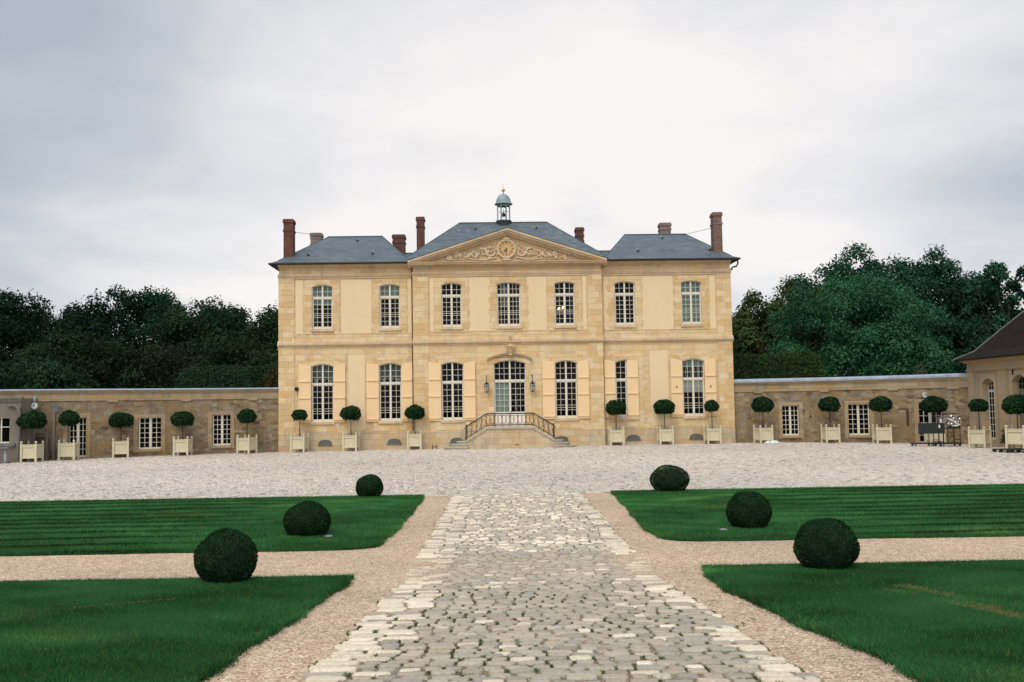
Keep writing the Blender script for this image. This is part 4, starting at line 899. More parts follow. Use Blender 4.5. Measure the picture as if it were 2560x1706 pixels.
m = MB(); m.path([(-13.3,1.5,13.5),(-12.9,9.3,14.62)],.012,4); m.build('stay_wire', M['iron'], RL); m = MB(); m.path([(12.9,1.5,13.5),(11.3,7.6,13.85)],.012,4); m.build('stay_wire', M['iron'], RR_)
# bell turret on the ridge
tx, ty_ = -.12, 6.0
m = MB(); m.lathe([(.30,13.9),(.34,14.2),(.45,14.55),(.50,14.78),(.54,14.82),(.54,14.88),(.48,14.90)],(tx,ty_,0),16); BT = m.build('bell_turret', M['zincdark'], H, smooth=False)
for k in range(8):
    a = pi/8+k*pi/4; m = MB(); X,Y = tx+.43*cos(a),ty_+.43*sin(a); m.tube((X,Y,14.86),(X,Y,15.95),.048,.045,6); m.build('column', M['zinc'], BT)
m = MB()
for k in range(8):
    a0 = pi/8+k*pi/4; a1 = a0+pi/4; p0 = np.array((tx+.43*cos(a0),ty_+.43*sin(a0))); p1 = np.array((tx+.43*cos(a1),ty_+.43*sin(a1)))
    for q in range(8):
        u,v = q/8,(q+1)/8; zu = 15.72+.16*sin(pi*u)**.5; zv = 15.72+.16*sin(pi*v)**.5; A = p0+(p1-p0)*u; B = p0+(p1-p0)*v; m.add([(A[0],A[1],zu),(B[0],B[1],zv),(B[0],B[1],15.99),(A[0],A[1],15.99)],[(0,1,2,3)])
m.build('arcade', M['zinc'], BT)
m = MB(); m.lathe([(.50,15.96),(.60,15.99),(.61,16.04),(.52,16.09),(.50,16.2),(.46,16.36),(.36,16.54),(.22,16.66),(.08,16.71),(.03,16.74)],(tx,ty_,0),24); m.build('dome', M['zinc'], BT, smooth=True)
m = MB(); m.lathe([(.03,16.70),(.05,16.76),(.03,16.80),(.04,16.86),(.11,16.93),(.12,16.98),(.09,17.04),(.04,17.09),(.02,17.2),(.008,17.42)],(tx,ty_,0),14); m.build('finial', M['gold'], BT, smooth=True)
m = MB(); m.lathe([(.17,15.20),(.155,15.24),(.12,15.32),(.11,15.38),(.05,15.43),(.03,15.46)],(tx,ty_,0),16); m.tube((tx,ty_,15.44),(tx,ty_,15.72),.015); m.path([(tx-.3,ty_,15.50),(tx-.05,ty_,15.48),(tx+.1,ty_,15.56),(tx+.3,ty_,15.5)],.02,6); m.tube((tx,ty_,15.2),(tx,ty_,14.9),.007); m.box(tx-.42,tx-.36,ty_-.02,ty_+.02,15.15,15.5); m.build('bell', M['black'], BT)

# front steps with iron railing
SY = BY-2.0; SX0, SX1 = -1.50, 1.26
ST = MB(); ST.box(SX0,SX1,SY,BY-.08,-.4,1.20); STO = ST.build('staircase', M['base'], H)
m = MB(); m.box(SX0-.05,SX1+.05,SY-.07,BY-.071,1.20,1.33); m.build('landing', M['step'], STO, bevel=.02)
for sg in (-1,1):
    xe = SX0 if sg < 0 else SX1; xo = xe+sg*1.12; m = MB()
    P = [(xe-sg*.0,-.4),(xe,1.20),(xo,.52),(xo,-.4)]; P = P if sg < 0 else P[::-1]
    m.ext(P,SY+.03,SY+.33); m.build('stair_wall', M['base'], STO)
    m = MB(); P = [(xe-sg*.06,1.20),(xe-sg*.06,1.34),(xo+sg*.02,.66),(xo+sg*.02,.50)]; m.ext(P if sg > 0 else P[::-1],SY-.03,SY+.37); m.build('stringer_coping', M['step'], STO)
    for k in range(4):
        m = MB(); xa = xe+sg*.28*k; xb = xe+sg*.28*(k+1); m.box(min(xa,xb)-.02,max(xa,xb)+.02,SY+.331,BY-.072,-.3,1.17-.165*(k+.0)-.0); m.build('step', M['step'], STO, bevel=.012)
    for k,(rx,zt) in enumerate(((1.42,.20),(1.05,.36),(.66,.52))):
        cx_ = xo-sg*.04; cy_ = (SY+BY-.07)/2-.05; ry = 1.12-.13*k; m = MB(); P = [(cx_+sg*rx*sin(t),cy_-ry*cos(t)) for t in np.linspace(0,pi,22)]; m.extz(P if sg > 0 else P[::-1],-.3,zt-.05)
        P2 = [(cx_+sg*(rx+.035)*sin(t),cy_-(ry+.03)*cos(t)) for t in np.linspace(0,pi,22)]; m.extz(P2 if sg > 0 else P2[::-1],zt-.05,zt); m.build('step', M['step'], STO)
m = MB(); m.box(.15,.38,SY-.004,SY+.01,.28,.32); m.build('drain_slot', M['black'], STO)
m = MB(); ry_ = SY+.10
def rail_z(x):
    if x < SX0: return 2.10+(x-SX0)*.62
    if x > SX1: return 2.10-(x-SX1)*.62
    return 2.10
xl, xr = SX0-1.15, SX1+1.15
for off,r_ in ((0,.034),(-.66,.022),(-.10,.012)):
    m.path([(x,ry_,rail_z(x)+off) for x in (xl,SX0,SX1,xr)],r_,6)
n = 12
for k in range(n+1):
    x = SX0+(SX1-SX0)*k/n
    if k % 2 == 0: m.path([(x,ry_,2.10),(x,ry_,1.33)],.017,5)
    if k < n:
        for sg in (-1,1):
            xc = x+(SX1-SX0)/n/2
            m.path([(xc+sg*(.02+.085*sin(t)),ry_,1.48+.27*(1-cos(t))) for t in np.linspace(.0,3.1,12)],.011,4)
        m.path([(xc+.05*cos(t),ry_,1.50+.05*sin(t)) for t in np.linspace(0,6.28,10)],.011,4)
for sg in (-1,1):
    xe = SX0 if sg < 0 else SX1
    for k in range(1,5):
        x = xe+sg*.28*k; zt = rail_z(x); m.path([(x,ry_,zt),(x,ry_,zt-.76)],.017,5)
        xc = x-sg*.14; zc = rail_z(xc)-.38
        for s2 in (-1,1): m.path([(xc+s2*(.015+.075*sin(t)),ry_,zc-.20+.20*(1-cos(t))) for t in np.linspace(0,3.1,10)],.011,4)
    xn = xe+sg*1.15; zt = rail_z(xn)
    for dx in (-.04,.0,.05): m.path([(xn+sg*dx,ry_,zt+.02),(xn+sg*dx,ry_,zt-.80)],.016,6)
    m.blob((xn,ry_,zt+.08),.045); m.path([(xn+sg*(.04+.07*sin(t)),ry_,zt-.08+.07*cos(t)) for t in np.linspace(0,5.5,12)],.012,5)
    m.path([(xn+sg*(.05+.05*sin(t)),ry_,zt-.70+.06*cos(t)) for t in np.linspace(0,6.2,10)],.01,5)
m.build('railing', M['iron'], H)
# things fixed on the facade
def HW_(x,y,z): return (x*cos(YAW)-y*sin(YAW), 60+x*sin(YAW)+y*cos(YAW), z)
def lantern(label, x):
    t = thing('wall_lantern', label, 'lantern', HW_(x,BY-.05,0), YAW, 'wall lanterns beside the entrance door')
    m = MB(); m.path([(0,0,4.32),(0,-.05,4.25),(0,-.28,4.30),(0,-.30,4.10),(0,-.30,4.0)],.014,6); m.blob((0,-.02,4.34),(.03,.02,.05)); m.build('bracket', M['iron'], t)
    m = MB(); m.lathe([(.02,4.02),(.05,3.97),(.08,3.93),(.17,3.86),(.18,3.84),(.05,3.845)],(0,-.30,0),6); m.lathe([(.11,3.42),(.05,3.37),(.015,3.33)],(0,-.3,0),6)
    for k in range(6):
        a = 2*pi*(k+.5)/6; m.tube((.165*cos(a),-.30+.165*sin(a),3.84),(.105*cos(a),-.30+.105*sin(a),3.42),.009,.009,4)
        b_ = a+pi/3; m.tube((.15*cos(a),-.3+.15*sin(a),3.72),(.15*cos(b_),-.3+.15*sin(b_),3.72),.012,.012,4)
    m.build('lantern_frame', M['iron'], t)
    m = MB(); m.lathe([(.10,3.43),(.155,3.83)],(0,-.30,0),6); m.build('lantern_glass', M['lampglass'], t)
lantern('black iron wall lantern with pale glass, left of the entrance door', -1.44); lantern('black iron wall lantern with pale glass, right of the entrance door', 1.30)
t = thing('alarm_bell', 'small dark round bell box at the left edge of the leftmost shutter', 'bell', HW_(-12.78,-.06,2.6+.6), YAW); m = MB(); m.lathe([(.02,-.13),(.10,-.09),(.13,0),(.11,.07),(.04,.12)],(0,-.09,.55),12); m.box(-.05,.05,-.05,.0,.45,.62); m.build('bell_cover', M['black'], t, smooth=True)
t = thing('boot_scraper', 'little black iron boot scraper on the ground right of the third tub', 'boot scraper', (-4.55,59.2,float(zg(-4.55,59.2)))); m = MB(); m.path([(-.13,0,0),(-.13,0,.22),(-.09,0,.28)],.02,5); m.path([(.13,0,0),(.13,0,.22),(.09,0,.28)],.02,5); m.box(-.13,.13,-.01,.01,.12,.17); m.box(-.17,-.08,-.08,.08,0,.03); m.box(.08,.17,-.08,.08,0,.03); m.build('scraper', M['black'], t)
t = thing('chandelier', 'lit chandelier glowing inside the upper window right of centre', 'chandelier', HW_(3.22,1.3,8.2), YAW)
m = MB(); m.tube((0,0,.5),(0,0,2.4),.01); m.lathe([(.02,.05),(.05,.2),(.03,.5)],(0,0,0),8)
for k in range(6): a = k*pi/3; m.path([(0,0,.2),(.15*cos(a),.15*sin(a),.12),(.26*cos(a),.26*sin(a),.3)],.01,5)
m.build('chandelier_frame', M['gold'], t)
for k in range(6):
    a = k*pi/3; m = MB(); m.blob((.26*cos(a),.26*sin(a),.36 if k%2 else .30),(.035,.035,.06)); m.build('bulb', M['bulb'], t)

# ------------------------------------------------------------------ garden walls
LW = ([-46,-34,-27.5,-24,-21,-19.3,-17,-13.6],[51.5,52.6,53.6,55.2,56.8,57.9,58.9,59.9])
RW = ([13.3,18,21.4,23.5,25.4,27],[60.5,60.0,58.6,57.2,55.3,53])
def garden_wall(label, line, x0, x1, wins, ztop, z_end, caps_r, capthk, brackets, cornz):
    f = lambda x: float(np.mean([np.interp(x+d, *line) for d in (-1,-.5,0,.5,1)])) if x0+1 < x < x1-1 else float(np.interp(x,*line))
    dz = lambda x: (z_end-ztop)*(x-x0)/(x1-x0)
    W = lambda x,y,z: (x, f(x)+y, z+(dz(x) if z > 1.5 else 0))
    cxm = (x0+x1)/2; t = thing('garden_wall', label, 'wall', (0,0,0))
    m = MB(); pierced(m, x0,x1,-.3,ztop-capthk,0,[(c,h+.01,a-.01,z+.01,0) for c,h,a,z in wins],xstep=.8); m.xbox(x0,x1,1.45,1.5,-.3,ztop-capthk,.8); m.warp(W).build('masonry', M['rubble'], t)
    m = MB(); c0 = ztop-capthk
    for p,za,zb in ((.14,c0-.07,c0),(.10,c0-.13,c0-.072),(.06,c0-.20,c0-.132),(.03,c0-.52,c0-.202),(.05,c0-.57,c0-.522)): m.xbox(x0,x1,-p,.2,za,zb,.8)
    m.warp(W).build('cornice', M['walltrim'], t)
    m = MB(); n = int((x1-x0)/.6); prof = [(-.20,c0+.002),(-.19,c0+capthk*.5),(-.10,c0+capthk*.85),(.12,ztop),(1.5,ztop),(1.56,c0)]
    for i in range(n):
        xa = x0+(x1-x0)*i/n; xb = x0+(x1-x0)*(i+1)/n; k = len(prof); m.add([(xa,y,z) for y,z in prof]+[(xb,y,z) for y,z in prof],[(j,(j+1)%k,k+(j+1)%k,k+j) for j in range(k)]+[tuple(range(k))])
    m.warp(W).build('coping', M['coping'], t)
    for bx in brackets:
        m = MB(); m.xbox(bx-.24,bx+.24,-.11,.0,c0-.66,c0-.572); m.xbox(bx-.16,bx+.16,-.06,.0,-.2,c0-.661,2) if False else None; m.warp(W).build('corbel', M['walltrim'], t); m = MB(); m.xbox(bx-.28,bx+.28,-.03,.0,.0,c0-.661); m.warp(W).build('pier', M['rubble'], t)
    for c,h,a,z in wins:
        m = MB(); pierced(m, c-h-.2,c+h+.2,a-.2,z+.2,-.03,[(c,h,a,z,0)],back=.34,side=.05); m.warp(W).build('window_surround', M['walltrim'], t)
        m = MB(); d0,d1 = .16,.21; zt = z-.03; m.box(c-h,c-h+.05,d0,d1,a,z); m.box(c+h-.05,c+h,d0,d1,a,z); m.box(c-h+.05,c+h-.05,d0,d1,a,a+.09); m.box(c-h+.05,c+h-.05,d0,d1,z-.06,z); m.box(c-.06,c+.06,d0-.02,d1,a+.09,z-.06)
        for sg in (-1,1):
            xa,xb = (c-h+.05,c-.06) if sg < 0 else (c+.06,c+h-.05); x = (xa+xb)/2; m.box(x-.013,x+.013,d0+.01,d1-.01,a+.09,z-.06)
            for k in range(1,6): q = a+.09+(z-a-.15)*k/6; m.box(xa,xb,d0+.012,d1-.012,q-.013,q+.013)
        w = m.warp(W).build('window', M['frame'], t)
        m = MB(); m.box(c-h+.02,c+h-.02,.184,.188,a+.02,z-.02); m.warp(W).build('pane', M['glass'], w)
        m = MB(); m.box(c-h-.05,c+h+.05,-.12,.16,a-.14,a-.002); m.warp(W).build('sill', M['walltrim'], w)
        m = MB(); q = [(c-h-.2,.3),(c+h+.2,.3),(c+h+.2,1.3),(c-h-.2,1.3)]; A,B = a-.1,z+.1
        m.add([(q[1][0],1.3,A),(q[0][0],1.3,A),(q[0][0],1.3,B),(q[1][0],1.3,B)],[(0,1,2,3)])
        m.add([(q[0][0],.3,A),(q[0][0],1.3,A),(q[0][0],1.3,B),(q[0][0],.3,B)],[(0,1,2,3)]); m.add([(q[1][0],.3,A),(q[1][0],1.3,A),(q[1][0],1.3,B),(q[1][0],.3,B)],[(0,1,2,3)]); m.add([(q[0][0],.3,B),(q[1][0],.3,B),(q[1][0],1.3,B),(q[0][0],1.3,B)],[(0,1,2,3)]); m.add([(q[0][0],.3,A),(q[1][0],.3,A),(q[1][0],1.3,A),(q[0][0],1.3,A)],[(0,1,2,3)])
        m.warp(W).build('room', M['room'], w)
    return t, W
def Xat(px, Y, py=1060): return -.35+((px-1280)/2489+.00803-.0157*(853-py)/2489*-1)*Y
def wpx(pa,pb,line,za,zb,py=1060):
    X = Xat((pa+pb)/2, 57, py)
    for _ in range(6): X = Xat((pa+pb)/2, float(np.interp(X,*line)), py)
    Y = float(np.interp(X,*line)); return (X,(pb-pa)/2489*Y/2,za,zb)
winL = [wpx(355.5,403,LW,.42,2.22),wpx(537,579,LW,.50,2.32),wpx(180,218,LW,.10,2.30)]
bl = [wpx(a-1,a+1,LW,0,0,1005)[0] for a in (288,470,635)]
GWL, WL = garden_wall('weathered rubble garden wall with pale coping, running left from the house', LW, -46, -13.8, winL, 3.86, 3.86, .05, .09, bl, 0)
winR = [wpx(1956,1997,RW,.50,2.30),wpx(2124,2171,RW,.50,2.32),wpx(2305,2350,RW,.05,2.35)]
br_ = [wpx(a-1,a+1,RW,0,0,990)[0] for a in (1895,2060,2231,2382)]
GWR, WR = garden_wall('weathered rubble garden wall with thick grey coping, running right to the wing', RW, 13.4, 25.9, winR, 3.94, 3.98, .1, .22, br_, 0)
m = MB(); X = Xat(2268,57.6); m.box(X-.05,X+.05,-.06,0,1.05,2.0); m.warp(WR).build('downpipe', M['rust'], GWR)
def clock_disc(label, X, Y, Z, r, hands):
    t = thing('wall_clock', label, 'clock', (X,Y,Z)); m = MB(); disc(m,0,-.06,0,0,r,24); m.build('clock_face', M['white'], t)
    m = MB(); m.path([((r-.01)*cos(q),-.06,(r-.01)*sin(q)) for q in np.linspace(0,2*pi,25)],.015,5); m.build('clock_rim', M['concrete'], t)
    m = MB()
    for th,L,w in hands: er = np.array([cos(th),sin(th)]); et = np.array([sin(th),-cos(th)]); m.ext([tuple(-er*.03-et*w),tuple(-er*.03+et*w),tuple(er*L+et*w*.3),tuple(er*L-et*w*.3)],-.075,-.065)
    m.build('clock_hand', M['black'], t); return t
X = wpx(2311,2313,RW,0,0,988)[0]; clock_disc('small round white clock high on the right garden wall', X, float(np.interp(X,*RW))-.08, 2.82, .19, [(pi/2,.14,.022),(-.9,.12,.02),(-2.3,.1,.016)])
X = Xat(102,53.9,1015); tcl = clock_disc('small round pale clock hanging from a bracket high on the left garden wall', X, 53.5, 2.95, .19, [(pi/2,.13,.02),(2.6,.1,.018)])
m = MB(); m.path([(0,.5,.62),(0,-.02,.60),(0,-.02,.2)],.025,6); m.blob((0,-.03,.36),(.09,.05,.16)); m.build('bracket', M['zinc'], tcl)
t = thing('wall_plaque', 'square pale grey plaque on the left garden wall right of the hanging clock', 'plaque', (Xat(147,54.3,1018),54.15,2.75)); m = MB(); m.box(-.2,.2,-.06,0,-.22,.22); m.build('plaque', M['concrete'], t, bevel=.02); m = MB(); m.path([(-.17,-.07,-.19),(.17,-.07,-.19),(.17,-.07,.19),(-.17,-.07,.19),(-.17,-.07,-.19)],.012,4); m.build('plaque_border', M['concrete'], t)
# rusty frame on the right wall
X = Xat(2312,57); t = thing('rusty_frame', 'thin rusty iron frame standing on top of the right garden wall', 'frame', (X,float(np.interp(X,*RW))+.25,3.9)); m = MB()
for dx,hh in ((-.42,.25),(-.2,.62),(.15,.62),(.36,.38)): m.tube((dx,0,-.05),(dx,0,hh),.018,.018,5); m.tube((dx,.25,-.05),(dx,0,hh*.9),.012,.012,5)
m.tube((-.2,0,.6),(.15,0,.6),.018,.018,5); m.tube((-.42,0,.22),(.36,0,.22),.012,.012,5); m.build('frame_bars', M['rust'], t)

# ------------------------------------------------------------------ right wing (its long face looks across the court)
WX, WY = 25.45, 55.2
RWg = thing('side_wing', 'single-storey wing with dark brown hipped roof at the right edge of the court', 'building', (0,0,0))
# local face: s runs toward the camera from the corner, depth goes +X
def WF(x,y,z): return (WX+y, WY-x, z)
wops = [(2.22,.66,.35,3.62,.30),(5.45,.70,.05,3.72,.32),(8.7,.66,.35,3.62,.30),(12.0,.66,.35,3.62,.3)]
m = MB(); pierced(m,0,16,-.4,4.6,0,[(c,h+.01,a-.01,z+.01,r) for c,h,a,z,r in wops],back=.4); m.warp(WF); m.box(WX,WX+9,WY-.02,WY,-.4,4.6); m.box(WX+8.9,WX+9,WY-16,WY-.02,-.4,4.6); m.build('wall', M['wingplaster'], RWg)
for a_,b_,q in ((-.02,.62,.05),(3.3,4.2,.02),(6.9,7.7,.02)): m = MB(); m.box(a_,b_,-q,.02,-.3,4.0); m.warp(WF).build('pilaster', M['wingstone'], RWg)
for c,h,a,z,r in wops: m = MB(); pierced(m,c-h-.22,c+h+.22,.02,z+.22,-.03,[(c,h,a,z,r)],back=.45,side=.04); m.warp(WF).build('window_surround', M['wingstone'], RWg)
m = MB()
for p,za,zb in ((.06,4.0,4.06),(.12,4.062,4.14),(.08,4.142,4.22),(.05,4.222,4.5),(.20,4.502,4.58),(.32,4.582,4.68)): m.box(-p,16,-p,.1,za,zb)
m.warp(WF).build('cornice', M['wingstone'], RWg)
for i,(c,h,a,z,r) in enumerate(wops):
    m = MB(); d0,d1 = .30,.35; ztr = 2.95; m.box(c-h,c-h+.06,d0,d1,a,z-r); m.box(c+h-.06,c+h,d0,d1,a,z-r); m.box(c-h+.06,c+h-.06,d0,d1,a,a+.1); m.box(c-h+.06,c+h-.06,d0-.01,d1,ztr-.06,ztr+.06); m.box(c-.05,c+.05,d0-.005,d1,a+.1,z-.06)
    ring = [c-h+2*h*k/NA for k in range(NA+1)]
    for k in range(NA): xa,xb = ring[k],ring[k+1]; za,zb = arc_z(xa,c,h,z,r),arc_z(xb,c,h,z,r); m.add([(xa,d0,za-.07),(xb,d0,zb-.07),(xb,d0,zb),(xa,d0,za)],[(0,1,2,3)])
    if i != 1:
        for sg in (-1,1):
            xa = c+sg*h/2; m.box(xa-.014,xa+.014,d0+.01,d1,a+.1,z-.12)
        for k in range(1,9): q = a+.1+(z-a-.3)*k/8.5; m.box(c-h+.06,c+h-.06,d0+.012,d1-.003,q-.014,q+.014)
    else:
        m.box(c-h+.06,c+h-.06,d0+.02,d1-.005,a,ztr-.05)
        for sg in (-1,1): m.box(c+sg*h/2-.014,c+sg*h/2+.014,d0+.01,d1,ztr,z-.1)
        m.box(c-h+.06,c+h-.06,d0+.012,d1-.003,3.25,3.28)
    w = m.warp(WF).build('window' if i != 1 else 'door', M['frame'] if i != 1 else M['greyplaster'], RWg)
    m = MB(); m.box(c-h+.02,c+h-.02,.322,.326,a,z-.2); m.warp(WF).build('pane', M['glass'], w)
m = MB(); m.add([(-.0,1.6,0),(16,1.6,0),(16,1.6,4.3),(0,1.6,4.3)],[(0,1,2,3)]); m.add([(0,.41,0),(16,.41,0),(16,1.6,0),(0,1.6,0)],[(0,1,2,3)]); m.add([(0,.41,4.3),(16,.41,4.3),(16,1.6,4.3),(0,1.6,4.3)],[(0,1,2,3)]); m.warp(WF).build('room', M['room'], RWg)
rw = MB(); e0,e1,f0,f1 = WX-.55,WX+9.55,WY-16.5,WY+.55; zt = 4.72
def rg(f,z): q = 5.05*f; return [(e0+q,f0,z),(e1-q,f0,z),(e1-q,f1-q,z),(e0+q,f1-q,z)]
rw.add(rg(0,zt-.07)+rg(0,zt)+rg(.16,zt+.42)+rg(.4,zt+1.75)+[(e0+5.05,f0,zt+4.9),(e0+5.05,f1-5.05,zt+4.9)],
  [(0,1,2,3),(0,4,7,3),(3,7,6,2),(2,6,5,1),(4,8,11,7),(7,11,10,6),(6,10,9,5),(8,12,15,11),(11,15,14,10),(10,14,13,9),(12,16,17,15),(15,17,14),(14,17,16,13)])
rfo = rw.build('roof', M['brownroof'], RWg)
m = MB(); P = [rg(0,zt)[3],rg(.16,zt+.42)[3],rg(.4,zt+1.75)[3],(e0+5.05,f1-5.05,zt+4.9)]; m.path(P,.06,6); m.build('hip_tiles', M['concrete'], rfo)
m = MB(); m.path([WF(5.0,-.02,4.05),WF(5.0,-.1,3.95),WF(5.0,-.1,3.72)],.035,6); m.build('hook', M['black'], RWg)
t = thing('shrub', 'dark shrub at the foot of the wing between the two end tubs', 'shrub', (24.7,49.6,0)); crown('leaves', M['leaf'], t, (0,0,.5), (.55,.5,.6), 14, 1800, .07, G_DARK, (.3,.45), seed=9); trunk_mesh(.8,.025,.3,3,4).build('stem', M['bark'], t)

# ------------------------------------------------------------------ outbuilding and balustrade at the left edge
OB = thing('outbuilding', 'patched grey-rendered outbuilding corner with a window at the left photo edge', 'building', (0,0,0))
oy = 52.4; ox = Xat(62,52.4); m = MB(); oc = Xat(3,52.4); pierced(m, -36, ox, -.3, 3.35, oy, [(oc,.62,1.02,2.38,0)],back=.3); m.box(ox-.02,ox,oy,54.2,-.3,3.35); m.box(-36,ox-.021,oy,54.2,3.33,3.35); m.build('wall', M['greyplaster'], OB)
m = MB(); m.box(-36,ox+.08,oy-.12,oy+.05,3.30,3.42); m.box(-36,ox+.05,oy-.07,oy+.05,3.18,3.298); m.box(oc-.8,oc+.95,oy-.12,oy+.02,.86,1.0); m.build('ledge', M['concrete'], OB)
m = MB(); m.box(oc-.62,oc+.62,oy+.14,oy+.18,1.02,1.09); m.box(oc-.62,oc+.62,oy+.14,oy+.18,2.32,2.38); m.box(oc+.56,oc+.62,oy+.14,oy+.18,1.09,2.32); m.box(oc-.62,oc-.56,oy+.14,oy+.18,1.09,2.32); m.box(oc+.10,oc+.16,oy+.13,oy+.18,1.09,2.32); m.box(oc-.56,oc+.56,oy+.145,oy+.178,1.84,1.88); w = m.build('window', M['frame'], OB)
m = MB(); m.box(oc-.6,oc+.6,oy+.16,oy+.164,1.05,2.36); m.build('pane', M['glass'], w); m = MB(); m.box(oc-.7,oc+.7,oy+.8,oy+.82,.9,2.5); m.box(oc-.7,oc+.7,oy+.31,oy+.8,.88,.9); m.box(oc-.7,oc+.7,oy+.31,oy+.8,2.5,2.52); m.build('room', M['room'], w)
m = MB(); m.path([(ox-.7,oy-.10,2.95),(ox-.35,oy-.12,2.98),(ox-.12,oy-.12,2.85),(ox-.05,oy-.12,2.5),(ox-.1,oy-.12,.1)],[.06,.07,.09,.08,.05],8); m.build('downpipe', M['concrete'], OB)
BA = thing('balustrade', 'short pale stone balustrade in front of the outbuilding at the left photo edge', 'balustrade', (Xat(-40,51.6),51.5,0)); m = MB(); m.box(-2.2,1.62,-.16,.16,.74,.86); m.build('top_rail', M['concrete'], BA, bevel=.02); m = MB(); m.box(-2.2,1.55,-.18,.18,0,.12); m.build('plinth', M['concrete'], BA, bevel=.02)
for k in range(9): m = MB(); m.lathe([(.07,.121),(.07,.17),(.045,.2),(.085,.34),(.075,.45),(.04,.6),(.06,.66),(.07,.739)],(1.36-.42*k,0,0),10); m.build('baluster', M['coping'], BA, smooth=True)
t = thing('wooden_gate', 'weathered wooden gate and pale post on the left garden wall behind the leftmost tub', 'gate', (Xat(140,54.2),54.0,0)); m = MB()
for k in range(7): m.box(-.95+k*.13,-.83+k*.13,-.05,-.01,.08,1.45)
m.build('board', M['wood'], t); m = MB(); m.box(.1,.24,-.1,.05,0,2.6); m.box(-.28,-.12,-.09,.05,0,1.55); m.build('post', M['greyplaster'], t); m = MB(); m.box(-.95,.0,-.075,-.051,1.30,1.38); m.box(-.95,.0,-.075,-.051,.25,.33); m.build('rail', M['concrete'], t)

# ------------------------------------------------------------------ potted trees
def pot_protos():
    P = []
    for v in range(17):
        global rng
        k_ = rng; rng = np.random.default_rng(100+v); n = 3800
        s = sph(n); s[:,2] = np.where(s[:,2] < -.62, -.62+.10*rng.normal(0,1,n), s[:,2]); lump = 1+.03*np.sin(s[:,0]*5+v*2)+.035*np.sin(s[:,2]*8+v+s[:,0]*4)+.04*np.sin(s[:,1]*7+1+s[:,0]*9)
        r = lump*np.where(rng.random(n) < .25, rng.uniform(.5,.95,n), rng.uniform(.9,1.05,n)); pos = s*r[:,None]
        V,F,cv = leaves(pos*np.array([1,1,1.06]), s, rng.uniform(.13,.24,n), pal(n,[(.010,.034,.014),(.016,.048,.018),(.007,.024,.012),(.036,.080,.024)],.5), .7); rng = k_
        P.append((V,F,cv))
    return P
PROT = pot_protos()
FRM = MB(); 
def planter_parts(t):
    w = .40; m = MB(); m.box(-w+.05,w-.05,-w+.05,w-.05,.19,.86)
    for k in range(-3,4):   # plank joints as shallow raised boards
        for sg in (-1,1): m.box(k*.1-.044,k*.1+.044,sg*(w-.05)-.008,sg*(w-.05)+.008,.31,.75)
    for sg in (-1,1):
        for z0,z1 in ((.76,.885),(.19,.30)):
            m.box(-w+.03,w-.03,sg*(w-.035)-.028,sg*(w-.035)+.028,z0,z1); m.box(sg*(w-.035)-.028,sg*(w-.035)+.028,-w+.07,w-.07,z0,z1)
        m.box(-w+.01,w-.01,sg*(w-.03)-.045,sg*(w-.03)+.045,.886,.915); m.box(sg*(w-.03)-.045,sg*(w-.03)+.045,-w+.08,w-.08,.886,.915)
    pl = m.build('planter', M['planter'], t, bevel=.006)
    for sx in (-1,1):
        for sy in (-1,1):
            m = MB(); x,y = sx*(w-.02),sy*(w-.02); m.box(x-.05,x+.05,y-.05,y+.05,0,.945); m.build('post', M['planter'], pl, bevel=.006)
            m = MB(); m.lathe([(.04,.945),(.03,.965),(.06,1.0),(.066,1.03),(.05,1.07),(.012,1.09)],(x,y,0),10); m.build('finial', M['planter'], pl, smooth=True)
    m = MB(); m.box(-w+.05,w-.05,-w+.05,w-.05,.861,.875); m.build('soil', M['soil'], pl)
    return pl
POTS = [ # px, Y, yaw, crown half-width m, crown centre z, half height, base lift, label
 (90,52.6,.0,.70,2.13,.46,0,'leftmost tub tree, wide dark crown on a plain pale tub by the outbuilding'),
 (181,54.0,.1,.52,2.2,.42,0,'second tub tree from the left, before the part-hidden window of the left wall'),
 (309,56.0,.35,.64,2.05,.42,0,'third tub tree from the left, its tub turned to show its left side'),
 (463,57.2,.0,.63,2.05,.44,0,'tub tree standing between the two clear windows of the left garden wall'),
 (622,58.4,-.35,.54,2.13,.42,0,'tub tree last on the left garden wall before the house, tub turned to the right'),
 (752,58.9,-.12,.45,2.15,.32,0,'small-crowned dark tub tree in front of the leftmost shuttered window of the house'),
 (880,59.0,-.08,.60,2.18,.42,0,'bright green tub tree between the two leftmost ground-floor windows of the house'),
 (1039,59.2,-.04,.58,2.16,.42,0,'tub tree between the second and third ground-floor windows, left of the front steps'),
 (1540,59.4,.04,.58,2.2,.44,0,'tub tree in front of the half-shuttered window, first right of the front steps'),
 (1662,59.5,.06,.60,2.2,.45,0,'tub tree against the plain panel between the two rightmost ground-floor windows'),
 (1780,59.5,.1,.42,2.22,.36,0,'small tight round tub tree before the rightmost shutter of the house'),
 (1907,59.1,.25,.62,2.25,.46,0,'tub tree first on the right garden wall, with white sheeting at its foot'),
 (2075,58.6,.05,.59,2.22,.44,0,'tub tree between the two clear windows of the right garden wall'),
 (2204,57.0,-.06,.62,2.2,.44,0,'tub tree just right of the second window of the right garden wall'),
 (2337,55.7,-.1,.66,2.18,.46,0,'tub tree half hidden behind the dark equipment trolley'),
 (2449,51.4,.75,.46,2.15,.34,0,'tub tree standing cornerwise before the tall arched window of the wing'),
 (2545,46.6,.75,.62,2.0,.46,.18,'tub tree raised on a dark pallet at the right photo edge')]
SP = [None]; 
